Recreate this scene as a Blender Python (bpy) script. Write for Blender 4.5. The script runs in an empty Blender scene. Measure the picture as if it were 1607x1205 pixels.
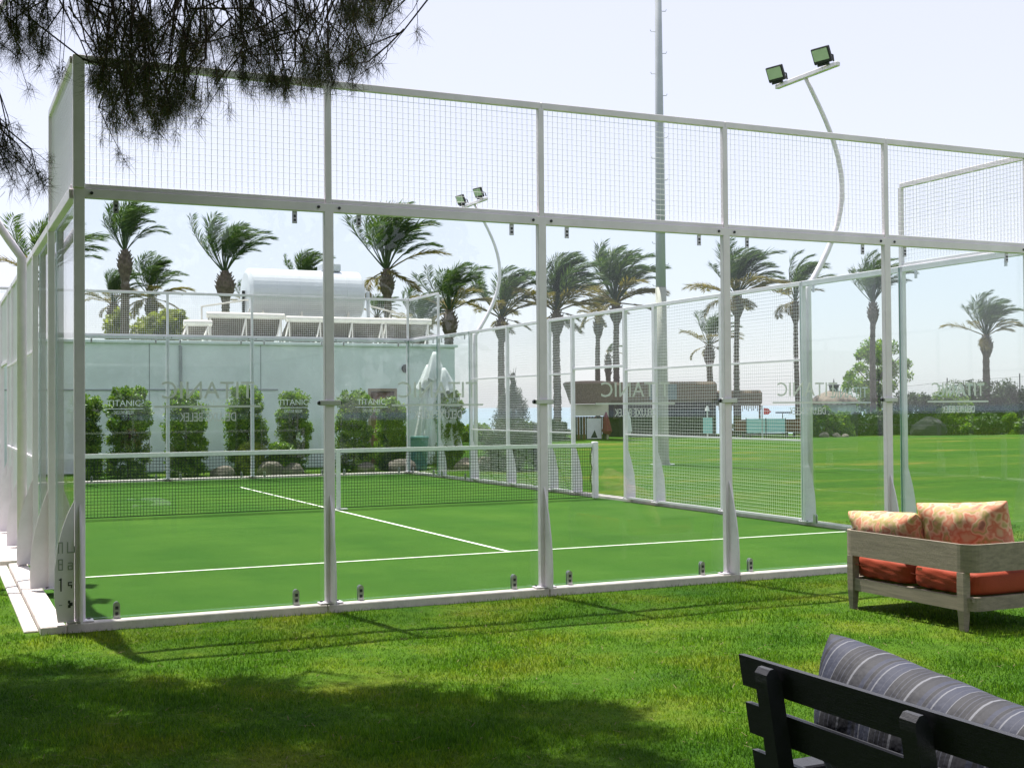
import bpy, math, random
import numpy as np
from mathutils import Vector, Matrix
random.seed(7); RNG = np.random.default_rng(11)
S = bpy.context.scene; COL = S.collection; R = math.radians

# ------------------------------------------------------------------ camera, sky, sun, exposure
CAM = np.array([-1.040, -10.365, 1.675]); YAW, PITCH, ROLL, F = .4303, .0181, -.0076, 1983.2
FW = np.array([math.sin(YAW)*math.cos(PITCH), math.cos(YAW)*math.cos(PITCH), math.sin(PITCH)])
RT = np.array([math.cos(YAW), -math.sin(YAW), 0.]); UP = np.cross(RT, FW)
RR = RT*math.cos(ROLL)+UP*math.sin(ROLL); UU = -RT*math.sin(ROLL)+UP*math.cos(ROLL)
cam = bpy.data.objects.new('camera', bpy.data.cameras.new('camera')); COL.objects.link(cam)
m = Matrix.Identity(4)
for i in range(3): m[i][0] = RR[i]; m[i][1] = UU[i]; m[i][2] = -FW[i]; m[i][3] = CAM[i]
cam.matrix_world = m
cam.data.lens = 36*F/1607; cam.data.sensor_width = 36; cam.data.clip_end = 9000; cam.data.clip_start = .05
S.camera = cam
SUN = Vector((-.21, 1.19, 3.48)).normalized()
w = bpy.data.worlds.new('World'); S.world = w; w.use_nodes = True
nt = w.node_tree; bg = nt.nodes['Background']; sk = nt.nodes.new('ShaderNodeTexSky')
sk.sky_type = 'NISHITA'; sk.sun_disc = False
sk.sun_elevation = math.asin(SUN.z); sk.sun_rotation = math.atan2(SUN.x, SUN.y)
sk.air_density = 1.0; sk.dust_density = 1.0; sk.ozone_density = 1.5; sk.altitude = 0
hz_ = nt.nodes.new('ShaderNodeMix'); hz_.data_type = 'RGBA'; hz_.inputs[0].default_value = .68     # thin white summer haze over the whole sky
nt.links.new(sk.outputs[0], hz_.inputs[6]); hz_.inputs[7].default_value = (5.05, 4.85, 5.45, 1)
nt.links.new(hz_.outputs[2], bg.inputs[0]); bg.inputs[1].default_value = .112
sl = bpy.data.lights.new('sun', 'SUN'); sl.energy = 5.0; sl.angle = R(.53); sl.color = (1, .955, .88)
so = bpy.data.objects.new('sun', sl); COL.objects.link(so)
so.rotation_euler = (-SUN).to_track_quat('-Z', 'Y').to_euler(); so.location = (0, 0, 30)
S.view_settings.view_transform = 'Standard'; S.view_settings.look = 'None'
S.view_settings.exposure = .85; S.view_settings.gamma = 1
S.render.engine = 'CYCLES'
S.cycles.transparent_max_bounces = 40; S.cycles.max_bounces = 8

def P(x, y, dist):                       # a far thing seen at (x, y) of the photograph, dist metres ahead
    return CAM+(FW+RR*(x-803.5)/F-UU*(y-602.5)/F)*dist
def PG(x, y, z=-.08):
    d = FW+RR*(x-803.5)/F-UU*(y-602.5)/F; return CAM+d*((z-CAM[2])/d[2])

# ------------------------------------------------------------------ helpers
def tag(o, label=None, cat=None, group=None, kind=None):
    if label: o['label'] = label
    if cat: o['category'] = cat
    if group: o['group'] = group
    if kind: o['kind'] = kind
    return o
def thing(name, label, cat, loc=(0, 0, 0), rz=0, group=None):
    o = bpy.data.objects.new(name, None); COL.objects.link(o); o.location = loc; o.rotation_euler = (0, 0, rz)
    o.empty_display_size = .2
    return tag(o, label, cat, group)
def put(name, mesh, parent=None, loc=(0, 0, 0), rot=(0, 0, 0), scale=(1, 1, 1), kind=None):
    o = bpy.data.objects.new(name, mesh); COL.objects.link(o)
    o.location = loc; o.rotation_euler = rot; o.scale = scale
    if parent: o.parent = parent
    if kind: o['kind'] = kind
    return o
class MB:
    def __init__(s): s.v = []; s.f = []; s.m = []
    def quad(s, a, b, c, d, mi=0):
        n = len(s.v); s.v += [tuple(a), tuple(b), tuple(c), tuple(d)]; s.f.append((n, n+1, n+2, n+3)); s.m.append(mi)
    def box(s, x0, x1, y0, y1, z0, z1, mi=0, bev=0):
        n = len(s.v)
        if bev <= 0:
            s.v += [(x0,y0,z0),(x1,y0,z0),(x1,y1,z0),(x0,y1,z0),(x0,y0,z1),(x1,y0,z1),(x1,y1,z1),(x0,y1,z1)]
            s.f += [tuple(n+i for i in q) for q in ((0,3,2,1),(4,5,6,7),(0,1,5,4),(1,2,6,5),(2,3,7,6),(3,0,4,7))]; s.m += [mi]*6
            return
        rings = []                       # chamfered box: rings of 8 along z
        def ring(z, ins):
            b = bev; X0, X1, Y0, Y1 = x0+ins, x1-ins, y0+ins, y1-ins
            return [(X0+b,Y0,z),(X1-b,Y0,z),(X1,Y0+b,z),(X1,Y1-b,z),(X1-b,Y1,z),(X0+b,Y1,z),(X0,Y1-b,z),(X0,Y0+b,z)]
        rs = [ring(z0, bev*.7), ring(z0+bev, 0), ring(z1-bev, 0), ring(z1, bev*.7)]
        for r in rs: s.v += r
        for k in range(3):
            for i in range(8):
                j = (i+1) % 8; s.f.append((n+k*8+i, n+k*8+j, n+k*8+8+j, n+k*8+8+i)); s.m.append(mi)
        s.f.append(tuple(n+i for i in range(7, -1, -1))); s.m.append(mi)
        s.f.append(tuple(n+24+i for i in range(8))); s.m.append(mi)
    def tube(s, pts, r, seg=8, mi=0, cap=True):
        pts = [np.array(p, float) for p in pts]; k = len(pts)
        rad = r if hasattr(r, '__len__') else [r]*k
        n0 = len(s.v); ref = np.array([0, 0, 1.]); 
        t0 = pts[1]-pts[0]
        if abs(t0[2]) > .9*np.linalg.norm(t0): ref = np.array([1., 0, 0])
        for i, p in enumerate(pts):
            t = pts[min(i+1, k-1)]-pts[max(i-1, 0)]; t = t/(np.linalg.norm(t)+1e-12)
            a = np.cross(ref, t); a /= np.linalg.norm(a)+1e-12; b = np.cross(t, a)
            for j in range(seg):
                th = 2*math.pi*j/seg; s.v.append(tuple(p+(a*math.cos(th)+b*math.sin(th))*rad[i]))
        for i in range(k-1):
            for j in range(seg):
                q = (j+1) % seg; s.f.append((n0+i*seg+j, n0+i*seg+q, n0+(i+1)*seg+q, n0+(i+1)*seg+j)); s.m.append(mi)
        if cap:
            s.f.append(tuple(n0+j for j in range(seg-1, -1, -1))); s.m.append(mi)
            s.f.append(tuple(n0+(k-1)*seg+j for j in range(seg))); s.m.append(mi)
    def prism(s, poly, axis, a, b, mi=0):        # polygon in the two other axes, pushed along axis from a to b
        n = len(s.v); k = len(poly)
        def mk(p, t):
            return (t, p[0], p[1]) if axis == 0 else ((p[0], t, p[1]) if axis == 1 else (p[0], p[1], t))
        s.v += [mk(p, a) for p in poly]+[mk(p, b) for p in poly]
        s.f.append(tuple(n+i for i in range(k))); s.f.append(tuple(n+k+i for i in range(k-1, -1, -1)))
        s.m += [mi, mi]
        for i in range(k): j = (i+1) % k; s.f.append((n+i, n+k+i, n+k+j, n+j)); s.m.append(mi)
    def mesh(s, name, mats, smooth=False):
        me = bpy.data.meshes.new(name); me.from_pydata(s.v, [], s.f)
        for mt in (mats if isinstance(mats, (list, tuple)) else [mats]): me.materials.append(mt)
        if any(s.m): me.polygons.foreach_set('material_index', s.m)
        me.update(); fixn(me)
        if smooth: me.polygons.foreach_set('use_smooth', [p.loop_total == 4 for p in me.polygons])
        return me
import bmesh
def fixn(me):
    b = bmesh.new(); b.from_mesh(me); bmesh.ops.recalc_face_normals(b, faces=b.faces); b.to_mesh(me); b.free()
def npmesh(name, V, k, mat, smooth=False):      # V: (n*k,3) verts, every k of them one face
    V = np.asarray(V, dtype=np.float32).reshape(-1, 3); n = len(V)//k
    me = bpy.data.meshes.new(name); me.vertices.add(n*k); me.loops.add(n*k); me.polygons.add(n)
    me.vertices.foreach_set('co', V.ravel()); me.loops.foreach_set('vertex_index', np.arange(n*k, dtype=np.int32))
    me.polygons.foreach_set('loop_start', np.arange(0, n*k, k, dtype=np.int32))
    me.polygons.foreach_set('loop_total', np.full(n, k, dtype=np.int32))
    me.materials.append(mat); me.update(calc_edges=True)
    if smooth: me.polygons.foreach_set('use_smooth', [True]*n)
    return me
def unit(a): return a/(np.linalg.norm(a, axis=-1, keepdims=True)+1e-9)

# ------------------------------------------------------------------ materials
def newmat(name):
    m = bpy.data.materials.new(name); m.use_nodes = True; n = m.node_tree; b = n.nodes['Principled BSDF']; return m, n, b
def noise(n, scale, detail=4, rough=.6, coord='Object', stretch=None, turn=0):
    tc = n.nodes.new('ShaderNodeTexCoord'); t = n.nodes.new('ShaderNodeTexNoise')
    src = tc.outputs[coord]
    if stretch:
        mp = n.nodes.new('ShaderNodeMapping'); mp.inputs['Scale'].default_value = stretch; mp.inputs['Rotation'].default_value = (0, 0, turn)
        n.links.new(src, mp.inputs[0]); src = mp.outputs[0]
    n.links.new(src, t.inputs['Vector']); t.inputs['Scale'].default_value = scale
    t.inputs['Detail'].default_value = detail; t.inputs['Roughness'].default_value = rough
    return t.outputs['Fac']
def ramp(n, fac, stops):
    r = n.nodes.new('ShaderNodeValToRGB'); e = r.color_ramp.elements
    while len(e) < len(stops): e.new(.5)
    for i, (p, c) in enumerate(stops): e[i].position = p; e[i].color = (*c, 1)
    n.links.new(fac, r.inputs[0]); return r.outputs[0]
def mixc(n, fac, a, b, mode='MIX'):
    x = n.nodes.new('ShaderNodeMix'); x.data_type = 'RGBA'; x.blend_type = mode
    for s, v in ((x.inputs[0], fac), (x.inputs[6], a), (x.inputs[7], b)):
        if hasattr(v, 'links'): n.links.new(v, s)
        elif isinstance(v, (int, float)): s.default_value = v
        else: s.default_value = (*v, 1)
    return x.outputs[2]
def bump(n, b, h, strength, dist=.01):
    bp = n.nodes.new('ShaderNodeBump'); bp.inputs['Strength'].default_value = strength; bp.inputs['Distance'].default_value = dist
    n.links.new(h, bp.inputs['Height']); n.links.new(bp.outputs[0], b.inputs['Normal'])
def plain(name, c, rough=.5, metal=0, vary=.12, scale=6, bmp=0, c2=None, bscale=60, stretch=None):
    m, n, b = newmat(name)
    f = noise(n, scale, 5, .65, stretch=stretch); c2 = c2 or tuple(x*(1-vary*2) for x in c)
    n.links.new(ramp(n, f, [(.3, c2), (.65, c)]), b.inputs['Base Color'])
    b.inputs['Roughness'].default_value = rough; b.inputs['Metallic'].default_value = metal
    if bmp: bump(n, b, noise(n, bscale, 3, stretch=stretch), bmp)
    return m
def leafmat(name, stops, rough=.5, transl=.35, nscale=1.2):
    m, n, b = newmat(name)
    g = n.nodes.new('ShaderNodeNewGeometry')
    c = ramp(n, g.outputs['Random Per Island'], stops)
    cl = noise(n, nscale, 2); c = mixc(n, .6, c, ramp(n, cl, [(.3, (.45, .45, .45)), (.7, (1.3, 1.25, 1.1))]), 'MULTIPLY')
    n.links.new(c, b.inputs['Base Color']); b.inputs['Roughness'].default_value = rough
    tr = n.nodes.new('ShaderNodeBsdfTranslucent'); n.links.new(mixc(n, 1., c, (1.5, 1.7, .6), 'MULTIPLY'), tr.inputs[0])
    mx = n.nodes.new('ShaderNodeMixShader'); mx.inputs[0].default_value = transl
    n.links.new(b.outputs[0], mx.inputs[1]); n.links.new(tr.outputs[0], mx.inputs[2])
    n.links.new(mx.outputs[0], n.nodes['Material Output'].inputs[0])
    return m
STEEL = plain('white_painted_steel', (.84, .78, .84), .38, vary=.08, scale=3)
STEEL2 = plain('galvanised_mast', (.42, .44, .48), .45, metal=.0, vary=.08, scale=2)
CHROME = plain('brushed_clip_metal', (.5, .5, .5), .3, metal=.8, vary=.1)
DARK = plain('dark_metal', (.02, .02, .025), .45, vary=.2)
BLACK = plain('black_rubber', (.01, .01, .01), .7, vary=.1)
WIRE = plain("white_wire", (.78, .78, .8), .4, vary=.03)
NETM = plain('black_net_cord', (.012, .02, .016), .8, vary=.1)
BAND = plain('white_webbing', (.75, .76, .74), .7, vary=.06, scale=20)
LINE = plain('white_line_paint', (.78, .82, .7), .8, vary=.1, scale=9)
CONC = plain('white_concrete', (.68, .62, .58), .85, vary=.12, scale=5, bmp=.4, bscale=40)
SLAB = plain('pale_paving', (.66, .60, .57), .85, vary=.1, scale=2.5, bmp=.3, bscale=30)
WALLM = plain('white_render', (.80, .86, .85), .85, vary=.08, scale=.8, bmp=.15, bscale=20)
ROCK = plain('boulder_stone', (.22, .18, .15), .9, vary=.3, scale=4, bmp=.8, bscale=12)
THATCH = plain('thatch', (.27, .195, .135), .95, vary=.3, scale=5, bmp=.8, bscale=30, stretch=(6, 6, .6))
WOODD = plain('dark_bar_timber', (.06, .055, .055), .8, vary=.3, scale=3)
BROWN = plain('brown_door_wood', (.16, .06, .03), .5, vary=.2, scale=4, stretch=(4, 4, .4))
TEAL = plain('teal_plastic', (.08, .24, .22), .45, vary=.08)
CYAN = plain('cyan_cloth', (.38, .68, .72), .8, vary=.05)
REDC = plain('red_cloth', (.75, .06, .04), .7, vary=.05)
MAROON = plain('maroon_cloth', (.22, .04, .05), .8, vary=.2)
CREAM = plain('cream_board', (.6, .58, .42), .7, vary=.05)
CANV = plain('white_canvas', (.78, .79, .78), .85, vary=.06, scale=3, bmp=.3, bscale=14)
BARK = plain('palm_bark', (.17, .13, .105), .95, vary=.3, scale=6, bmp=1, bscale=14)
BARK2 = plain('pine_bark', (.07, .045, .035), .95, vary=.3, scale=8, bmp=1, bscale=25)
TANK = plain('white_tank_enamel', (.60, .62, .66), .3, vary=.03, scale=2)
PANELB = plain('collector_underside', (.17, .145, .12), .7, vary=.12, scale=2)
COLL = plain('collector_frame', (.72, .68, .62), .5, vary=.05)
TARP = plain('dark_green_tarp', (.03, .07, .05), .8, vary=.2)
PALMG = leafmat('palm_leaf_green', [(0, (.035, .07, .04)), (.5, (.065, .11, .055)), (1, (.13, .17, .075))], .45, .32)
PALMD = leafmat('palm_leaf_olive', [(0, (.10, .09, .03)), (.5, (.20, .16, .05)), (1, (.3, .22, .09))], .6, .3)
SHRUB = leafmat('shrub_leaf', [(0, (.05, .11, .015)), (.6, (.12, .22, .02)), (1, (.30, .38, .04))], .4, .4)
DSHRUB = leafmat('dark_hedge_leaf', [(0, (.02, .05, .02)), (.6, (.045, .09, .03)), (1, (.10, .14, .05))], .5, .3)
CYPR = leafmat('conifer_leaf', [(0, (.04, .05, .035)), (1, (.09, .105, .07))], .7, .15)
YSHRUB = leafmat('yellow_green_leaf', [(0, (.12, .14, .02)), (1, (.3, .33, .06))], .5, .4)
NEED = leafmat('pine_needle', [(0, (.022, .022, .014)), (.6, (.04, .045, .02)), (.8, (.13, .065, .03)), (.9, (.06, .08, .025)), (1, (.10, .13, .035))], .6, .3)
# the one yellow-green of the blades and its patches
def grass_colour(n, scale_big=.9):
    a = noise(n, scale_big, 4, .6); b = noise(n, 7, 5, .7)
    c = ramp(n, a, [(.28, (.036, .112, .010)), (.5, (.080, .168, .012)), (.72, (.17, .215, .025))])
    return mixc(n, .55, c, ramp(n, b, [(.3, (.55, .6, .5)), (.7, (1.35, 1.3, 1.3))]), 'MULTIPLY')
def mk_blade():
    m, n, b = newmat('lawn_blade')
    g = n.nodes.new('ShaderNodeNewGeometry')
    c = mixc(n, .7, grass_colour(n), ramp(n, g.outputs['Random Per Island'], [(0, (.35, .5, .4)), (.75, (1.2, 1.2, 1)), (1, (2.4, 1.8, 1.6))]), 'MULTIPLY')
    n.links.new(c, b.inputs['Base Color']); b.inputs['Roughness'].default_value = .6; b.inputs['Specular IOR Level'].default_value = .2
    tr = n.nodes.new('ShaderNodeBsdfTranslucent'); n.links.new(mixc(n, 1., c, (1.5, 1.6, .8), 'MULTIPLY'), tr.inputs[0])
    mx = n.nodes.new('ShaderNodeMixShader'); mx.inputs[0].default_value = .4
    n.links.new(b.outputs[0], mx.inputs[1]); n.links.new(tr.outputs[0], mx.inputs[2]); n.links.new(mx.outputs[0], n.nodes['Material Output'].inputs[0])
    return m
BLADE = mk_blade()
def mk_lawn():
    m, n, b = newmat('lawn_ground')
    far = ramp(n, noise(n, .34, 6, .7, stretch=(.35, 1, 1), turn=.5), [(.32, (.027, .09, .007)), (.5, (.046, .112, .009)), (.6, (.08, .13, .013)), (.68, (.19, .155, .032)), (.76, (.055, .115, .010))])
    fine = ramp(n, noise(n, 3.5, 6, .75), [(.3, (.62, .65, .6)), (.7, (1.25, 1.2, 1.2))])
    vf = ramp(n, noise(n, 45, 4, .8), [(.3, (.6, .6, .6)), (.7, (1.3, 1.3, 1.3))])
    far = mixc(n, .8, far, fine, 'MULTIPLY'); far = mixc(n, .8, far, vf, 'MULTIPLY')
    near = mixc(n, .8, grass_colour(n), vf, 'MULTIPLY')
    tc = n.nodes.new('ShaderNodeTexCoord'); sx = n.nodes.new('ShaderNodeSeparateXYZ'); n.links.new(tc.outputs['Object'], sx.inputs[0])
    mr = n.nodes.new('ShaderNodeMapRange'); mr.inputs[1].default_value = 1; mr.inputs[2].default_value = 9
    n.links.new(sx.outputs['Y'], mr.inputs[0])
    n.links.new(mixc(n, mr.outputs[0], near, far), b.inputs['Base Color']); b.inputs['Roughness'].default_value = .95; b.inputs['Specular IOR Level'].default_value = .08
    bump(n, b, noise(n, 60, 5, .8), .8, .03); return m
LAWN = mk_lawn()
def mk_turf():
    m, n, b = newmat('artificial_turf')
    a = ramp(n, noise(n, .7, 4, .6, stretch=(1, .5, 1)), [(.3, (.030, .092, .010)), (.7, (.050, .120, .014))])
    f = ramp(n, noise(n, 130, 3, .9), [(.3, (.6, .66, .6)), (.7, (1.35, 1.3, 1.35))]); a = mixc(n, .9, a, ramp(n, noise(n, .9, 7, .75, stretch=(.5, 1.6, 1)), [(.32, (.84, .88, .84)), (.55, (1, 1, 1)), (.74, (1.22, 1.12, 1.3))]), 'MULTIPLY')
    n.links.new(mixc(n, .8, a, f, 'MULTIPLY'), b.inputs['Base Color']); b.inputs['Roughness'].default_value = .95; b.inputs['Specular IOR Level'].default_value = .08
    bump(n, b, noise(n, 200, 2, .8), .6, .01); return m
TURF = mk_turf()
def mk_glass(name, tint, edge=False, base=.0):
    m = bpy.data.materials.new(name); m.use_nodes = True; n = m.node_tree
    n.nodes.remove(n.nodes['Principled BSDF']); out = n.nodes['Material Output']
    tr = n.nodes.new('ShaderNodeBsdfTransparent'); tr.inputs[0].default_value = (*tint, 1)
    gl = n.nodes.new('ShaderNodeBsdfGlossy'); gl.inputs['Roughness'].default_value = .01
    fr = n.nodes.new('ShaderNodeFresnel'); fr.inputs[0].default_value = 1.45
    # one Fresnel value for both faces of the pane (the node inverts its IOR on back faces)
    ge = n.nodes.new('ShaderNodeNewGeometry'); ir = n.nodes.new('ShaderNodeMapRange'); ir.inputs[3].default_value = 1.45; ir.inputs[4].default_value = 1/1.45
    n.links.new(ge.outputs['Backfacing'], ir.inputs[0]); n.links.new(ir.outputs[0], fr.inputs[0])
    mx = n.nodes.new('ShaderNodeMixShader'); n.links.new(fr.outputs[0], mx.inputs[0])
    n.links.new(tr.outputs[0], mx.inputs[1]); n.links.new(gl.outputs[0], mx.inputs[2])
    # a thin even film of dust on the pane
    df = n.nodes.new('ShaderNodeBsdfDiffuse'); df.inputs[0].default_value = (.8, .85, .84, 1)
    tc = n.nodes.new('ShaderNodeTexCoord'); nz = n.nodes.new('ShaderNodeTexNoise'); nz.inputs['Scale'].default_value = 1.3
    n.links.new(tc.outputs['Object'], nz.inputs['Vector'])
    mr = n.nodes.new('ShaderNodeMapRange'); mr.inputs[1].default_value = .3; mr.inputs[2].default_value = .75
    mr.inputs[3].default_value = base*.5; mr.inputs[4].default_value = base*1.6
    n.links.new(nz.outputs['Fac'], mr.inputs[0])
    m2 = n.nodes.new('ShaderNodeMixShader'); n.links.new(mr.outputs[0], m2.inputs[0])
    n.links.new(mx.outputs[0], m2.inputs[1]); n.links.new(df.outputs[0], m2.inputs[2])
    n.links.new(m2.outputs[0], out.inputs[0]); return m
GLASS = mk_glass('court_glass', (.955, .982, .977), base=.003)
GEDGE = plain('green_glass_edge', (.12, .32, .27), .15, vary=.1)
ETCH = bpy.data.materials.new('etched_lettering'); ETCH.use_nodes = True
_n = ETCH.node_tree; _b = _n.nodes['Principled BSDF']; _b.inputs['Base Color'].default_value = (.8, .84, .8, 1); _b.inputs['Roughness'].default_value = .8
_t = _n.nodes.new('ShaderNodeBsdfTransparent'); _x = _n.nodes.new('ShaderNodeMixShader'); _x.inputs[0].default_value = .75
_n.links.new(_t.outputs[0], _x.inputs[1]); _n.links.new(_b.outputs[0], _x.inputs[2]); _n.links.new(_x.outputs[0], _n.nodes['Material Output'].inputs[0])
def mk_sea():
    m, n, b = newmat('sea_water'); b.inputs['Base Color'].default_value = (.20, .27, .32, 1); b.inputs['Roughness'].default_value = .35
    bump(n, b, noise(n, .25, 5, .7), .5, .3); return m
SEA = mk_sea()
SAND = plain('beach_sand', (.42, .36, .28), .95, vary=.15, scale=1)
SHINGLE = plain('gazebo_shingle', (.27, .21, .17), .9, vary=.25, scale=3, bmp=.5, bscale=12)
GAZW = plain('pale_green_frame', (.5, .58, .54), .6, vary=.06)
LAMPG = plain('lamp_lens', (.5, .62, .42), .25, vary=.05)
WOODG = plain('weathered_teak', (.30, .25, .195), .75, vary=.2, scale=3, bmp=.35, bscale=30, stretch=(5, .7, 14))
ORANGE = plain('orange_cushion', (.34, .042, .012), .75, vary=.08, scale=5, bmp=.25, bscale=90)
CHAR = plain('charcoal_painted_wood', (.019, .02, .028), .5, vary=.15, scale=5, bmp=.2, bscale=60, stretch=(3, .3, 6))
GREYF = plain('pale_grey_fabric', (.45, .46, .52), .85, vary=.05)
def mk_floral():
    m, n, b = newmat('floral_fabric')
    a = ramp(n, noise(n, 8, 2, .5), [(.34, (.55, .36, .22)), (.44, (.52, .16, .09)), (.50, (.66, .42, .28)), (.57, (.34, .30, .10)), (.63, (.62, .30, .18)), (.72, (.30, .12, .08))])
    n.links.new(a, b.inputs['Base Color']); b.inputs['Roughness'].default_value = .8; bump(n, b, noise(n, 10, 2), .35, .01); return m
FLORAL = mk_floral()
def mk_stripe():
    m, n, b = newmat('striped_fabric')
    tc = n.nodes.new('ShaderNodeTexCoord'); sx = n.nodes.new('ShaderNodeSeparateXYZ'); n.links.new(tc.outputs['Object'], sx.inputs[0])
    mo = n.nodes.new('ShaderNodeMath'); mo.operation = 'FRACT'; ml = n.nodes.new('ShaderNodeMath'); ml.operation = 'MULTIPLY'; ml.inputs[1].default_value = 4.5
    n.links.new(sx.outputs['Y'], ml.inputs[0]); n.links.new(ml.outputs[0], mo.inputs[0])
    N = (.022, .027, .052); D = (.011, .012, .019); L = (.135, .14, .165); M = (.045, .048, .07); B = (.018, .019, .027)
    seq = [(0, L), (.035, B), (.09, M), (.10, D), (.17, M), (.185, D), (.25, M), (.26, B), (.36, L), (.375, N), (.46, M), (.47, N), (.58, L), (.605, N), (.66, M), (.68, D), (.74, M), (.75, N), (.82, B), (.93, D), (.965, B)]
    r = n.nodes.new('ShaderNodeValToRGB'); r.color_ramp.interpolation = 'CONSTANT'; e = r.color_ramp.elements
    while len(e) < len(seq): e.new(.5)
    for i, (p, c) in enumerate(seq): e[i].position = p; e[i].color = (*c, 1)
    n.links.new(mo.outputs[0], r.inputs[0]); n.links.new(r.outputs[0], b.inputs['Base Color']); b.inputs['Roughness'].default_value = .75
    bump(n, b, noise(n, 12, 3), .4, .02); return m
STRIPE = mk_stripe()

# ------------------------------------------------------------------ terrain and sea
def terrain():
    xs = np.concatenate([np.arange(-200, -12, 12), np.arange(-12, 32, 1.), np.arange(32, 110, 2.), np.arange(110, 300, 19)])
    ys = np.concatenate([np.arange(-160, -14, 12), np.arange(-14, 32, 1.), np.arange(32, 110, 2.), np.arange(110, 340, 23)])
    X, Y = np.meshgrid(xs, ys); t = .6*X+.8*Y-69
    z = -.03+.012*np.sin(X*.9+1)*np.cos(Y*.7)+.01*np.sin(X*2.1+Y*1.7)
    z = z*1.0; z = np.where(t > 0, z-np.clip(t, 0, 60)*.16, z)
    inside = (X > -1.2) & (X < 11.2) & (Y > -.9) & (Y < 21.2); z = np.where(inside, -.03, z)
    V = np.stack([X, Y, z], -1).reshape(-1, 3); nx = len(xs); F_ = []; M = []
    for j in range(len(ys)-1):
        for i in range(nx-1):
            a = j*nx+i; F_.append((a, a+1, a+nx+1, a+nx)); M.append(1 if .6*xs[i]+.8*ys[j]-71 > 0 else 0)
    me = bpy.data.meshes.new('lawn'); me.from_pydata(V.tolist(), [], F_); me.materials.append(LAWN); me.materials.append(SAND)
    me.polygons.foreach_set('material_index', M); me.polygons.foreach_set('use_smooth', [True]*len(F_)); me.update()
    put('lawn', me, kind='structure')
    b = MB(); b.quad((-6000, 30, -4.2), (7000, -3000, -4.2), (7000, 7000, -4.2), (-6000, 7000, -4.2))
    put('sea', b.mesh('sea', SEA), kind='structure')
terrain()
def blades():
    n = 520000
    r = 4.2*np.exp(RNG.random(n)*math.log(19/4.2)); a = YAW+RNG.uniform(-.55, .6, n)
    x = CAM[0]+r*np.sin(a); y = CAM[1]+r*np.cos(a)
    k = ~((x > -.42) & (x < 10.2) & (y > -.14)); x, y = x[k], y[k]; n = len(x)
    hf = lambda a, c: np.where((a > -1.2) & (a < 11.2) & (c > -.9), -.03, -.03+.012*np.sin(a*.9+1)*np.cos(c*.7)+.01*np.sin(a*2.1+c*1.7))
    x0, y0 = np.floor(x), np.floor(y); u, v = x-x0, y-y0
    z = (hf(x0, y0)*(1-u)+hf(x0+1, y0)*u)*(1-v)+(hf(x0, y0+1)*(1-u)+hf(x0+1, y0+1)*u)*v
    z = np.where((x > -1.2) & False & (x > -1.2) & (x < 11.2) & (y > -.9), -.1, z)-.004
    h = RNG.uniform(.014, .042, n)*(.8+.35*np.sin(x*3+y*2)*np.sin(y*4.1)); th = RNG.uniform(0, 6.283, n); wd = .0022+.00022*r[k]
    ln = RNG.normal(0, .012, (n, 2))
    p = np.stack([x, y, z], 1); d = np.stack([np.cos(th)*wd, np.sin(th)*wd, np.zeros(n)], 1)
    tip = p+np.stack([ln[:, 0], ln[:, 1], h], 1)
    put('short_grass', npmesh('short_grass', np.stack([p-d, p+d, tip], 1), 3, BLADE), kind='stuff')
    o = bpy.data.objects['short_grass']; tag(o, 'short mown grass blades of the lawn in the foreground', 'grass')
blades()
def litter():
    n = 1100; r = RNG.uniform(4.3, 11, n); a = YAW+RNG.uniform(-.5, .45, n); x = CAM[0]+r*np.sin(a); y = CAM[1]+r*np.cos(a); k = y < -.2; x, y = x[k], y[k]; n = len(x)
    p = np.stack([x, y, np.full(n, -.008)+RNG.uniform(-.012, .012, n)], 1); th = RNG.uniform(0, 6.28, n); L = RNG.uniform(.008, .035, n)
    d = np.stack([np.cos(th)*L, np.sin(th)*L, RNG.uniform(-.004, .006, n)], 1); s_ = np.stack([-np.sin(th), np.cos(th), np.zeros(n)], 1)*.0016
    o = put('fallen_needles', npmesh('fallen_needles', np.stack([p-d-s_, p-d+s_, p+d+s_, p+d-s_], 1), 4, plain('dry_needle', (.16, .11, .05), .8)), kind='stuff')
    tag(o, 'dry pine needles scattered on the foreground grass', 'pine needles')
litter()

# ------------------------------------------------------------------ court floor
b = MB(); b.box(-.1, 10.12, .001, 20.1, -.14, -.012); put('court_turf', b.mesh('court_turf', TURF), kind='structure')
cl = thing('court_lines', 'white service and centre lines marked on the green court turf', 'court lines')
cl['kind'] = 'structure'
for (x0, x1, y0, y1) in ((.03, 9.97, 3.03, 3.08), (.03, 9.97, 16.93, 16.98)):
    b = MB(); b.quad((x0, y0, -.008), (x1, y0, -.008), (x1, y1, -.008), (x0, y1, -.008)); put('service_line', b.mesh('service_line', LINE), cl)
b = MB(); b.quad((5.05, 3.08, -.008), (5.10, 3.08, -.008), (5.03, 16.93, -.008), (4.98, 16.93, -.008)); put('centre_line', b.mesh('centre_line', LINE), cl)
kb = thing('court_kerb', 'pale concrete kerb running round the foot of the court', 'kerb'); kb['kind'] = 'structure'
KS = {}
def kerbstone(x0, x1, y0, y1, z1, mat=CONC):
    k = (round(x1-x0, 3), round(y1-y0, 3), z1, mat.name)
    if k not in KS: b = MB(); b.box(0, x1-x0, 0, y1-y0, -.16, z1, bev=.008); KS[k] = b.mesh('kerb_stone', mat)
    put('kerb_stone', KS[k], kb, (x0, y0, random.uniform(-.002, .002)))
for i in range(5): kerbstone(-.1+i*2.06, 1.956+i*2.06, -.125, -.002, .04)
for i in range(10): kerbstone(10.125, 10.3, 0+i*2.03, 2.02+i*2.03, .04)
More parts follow.
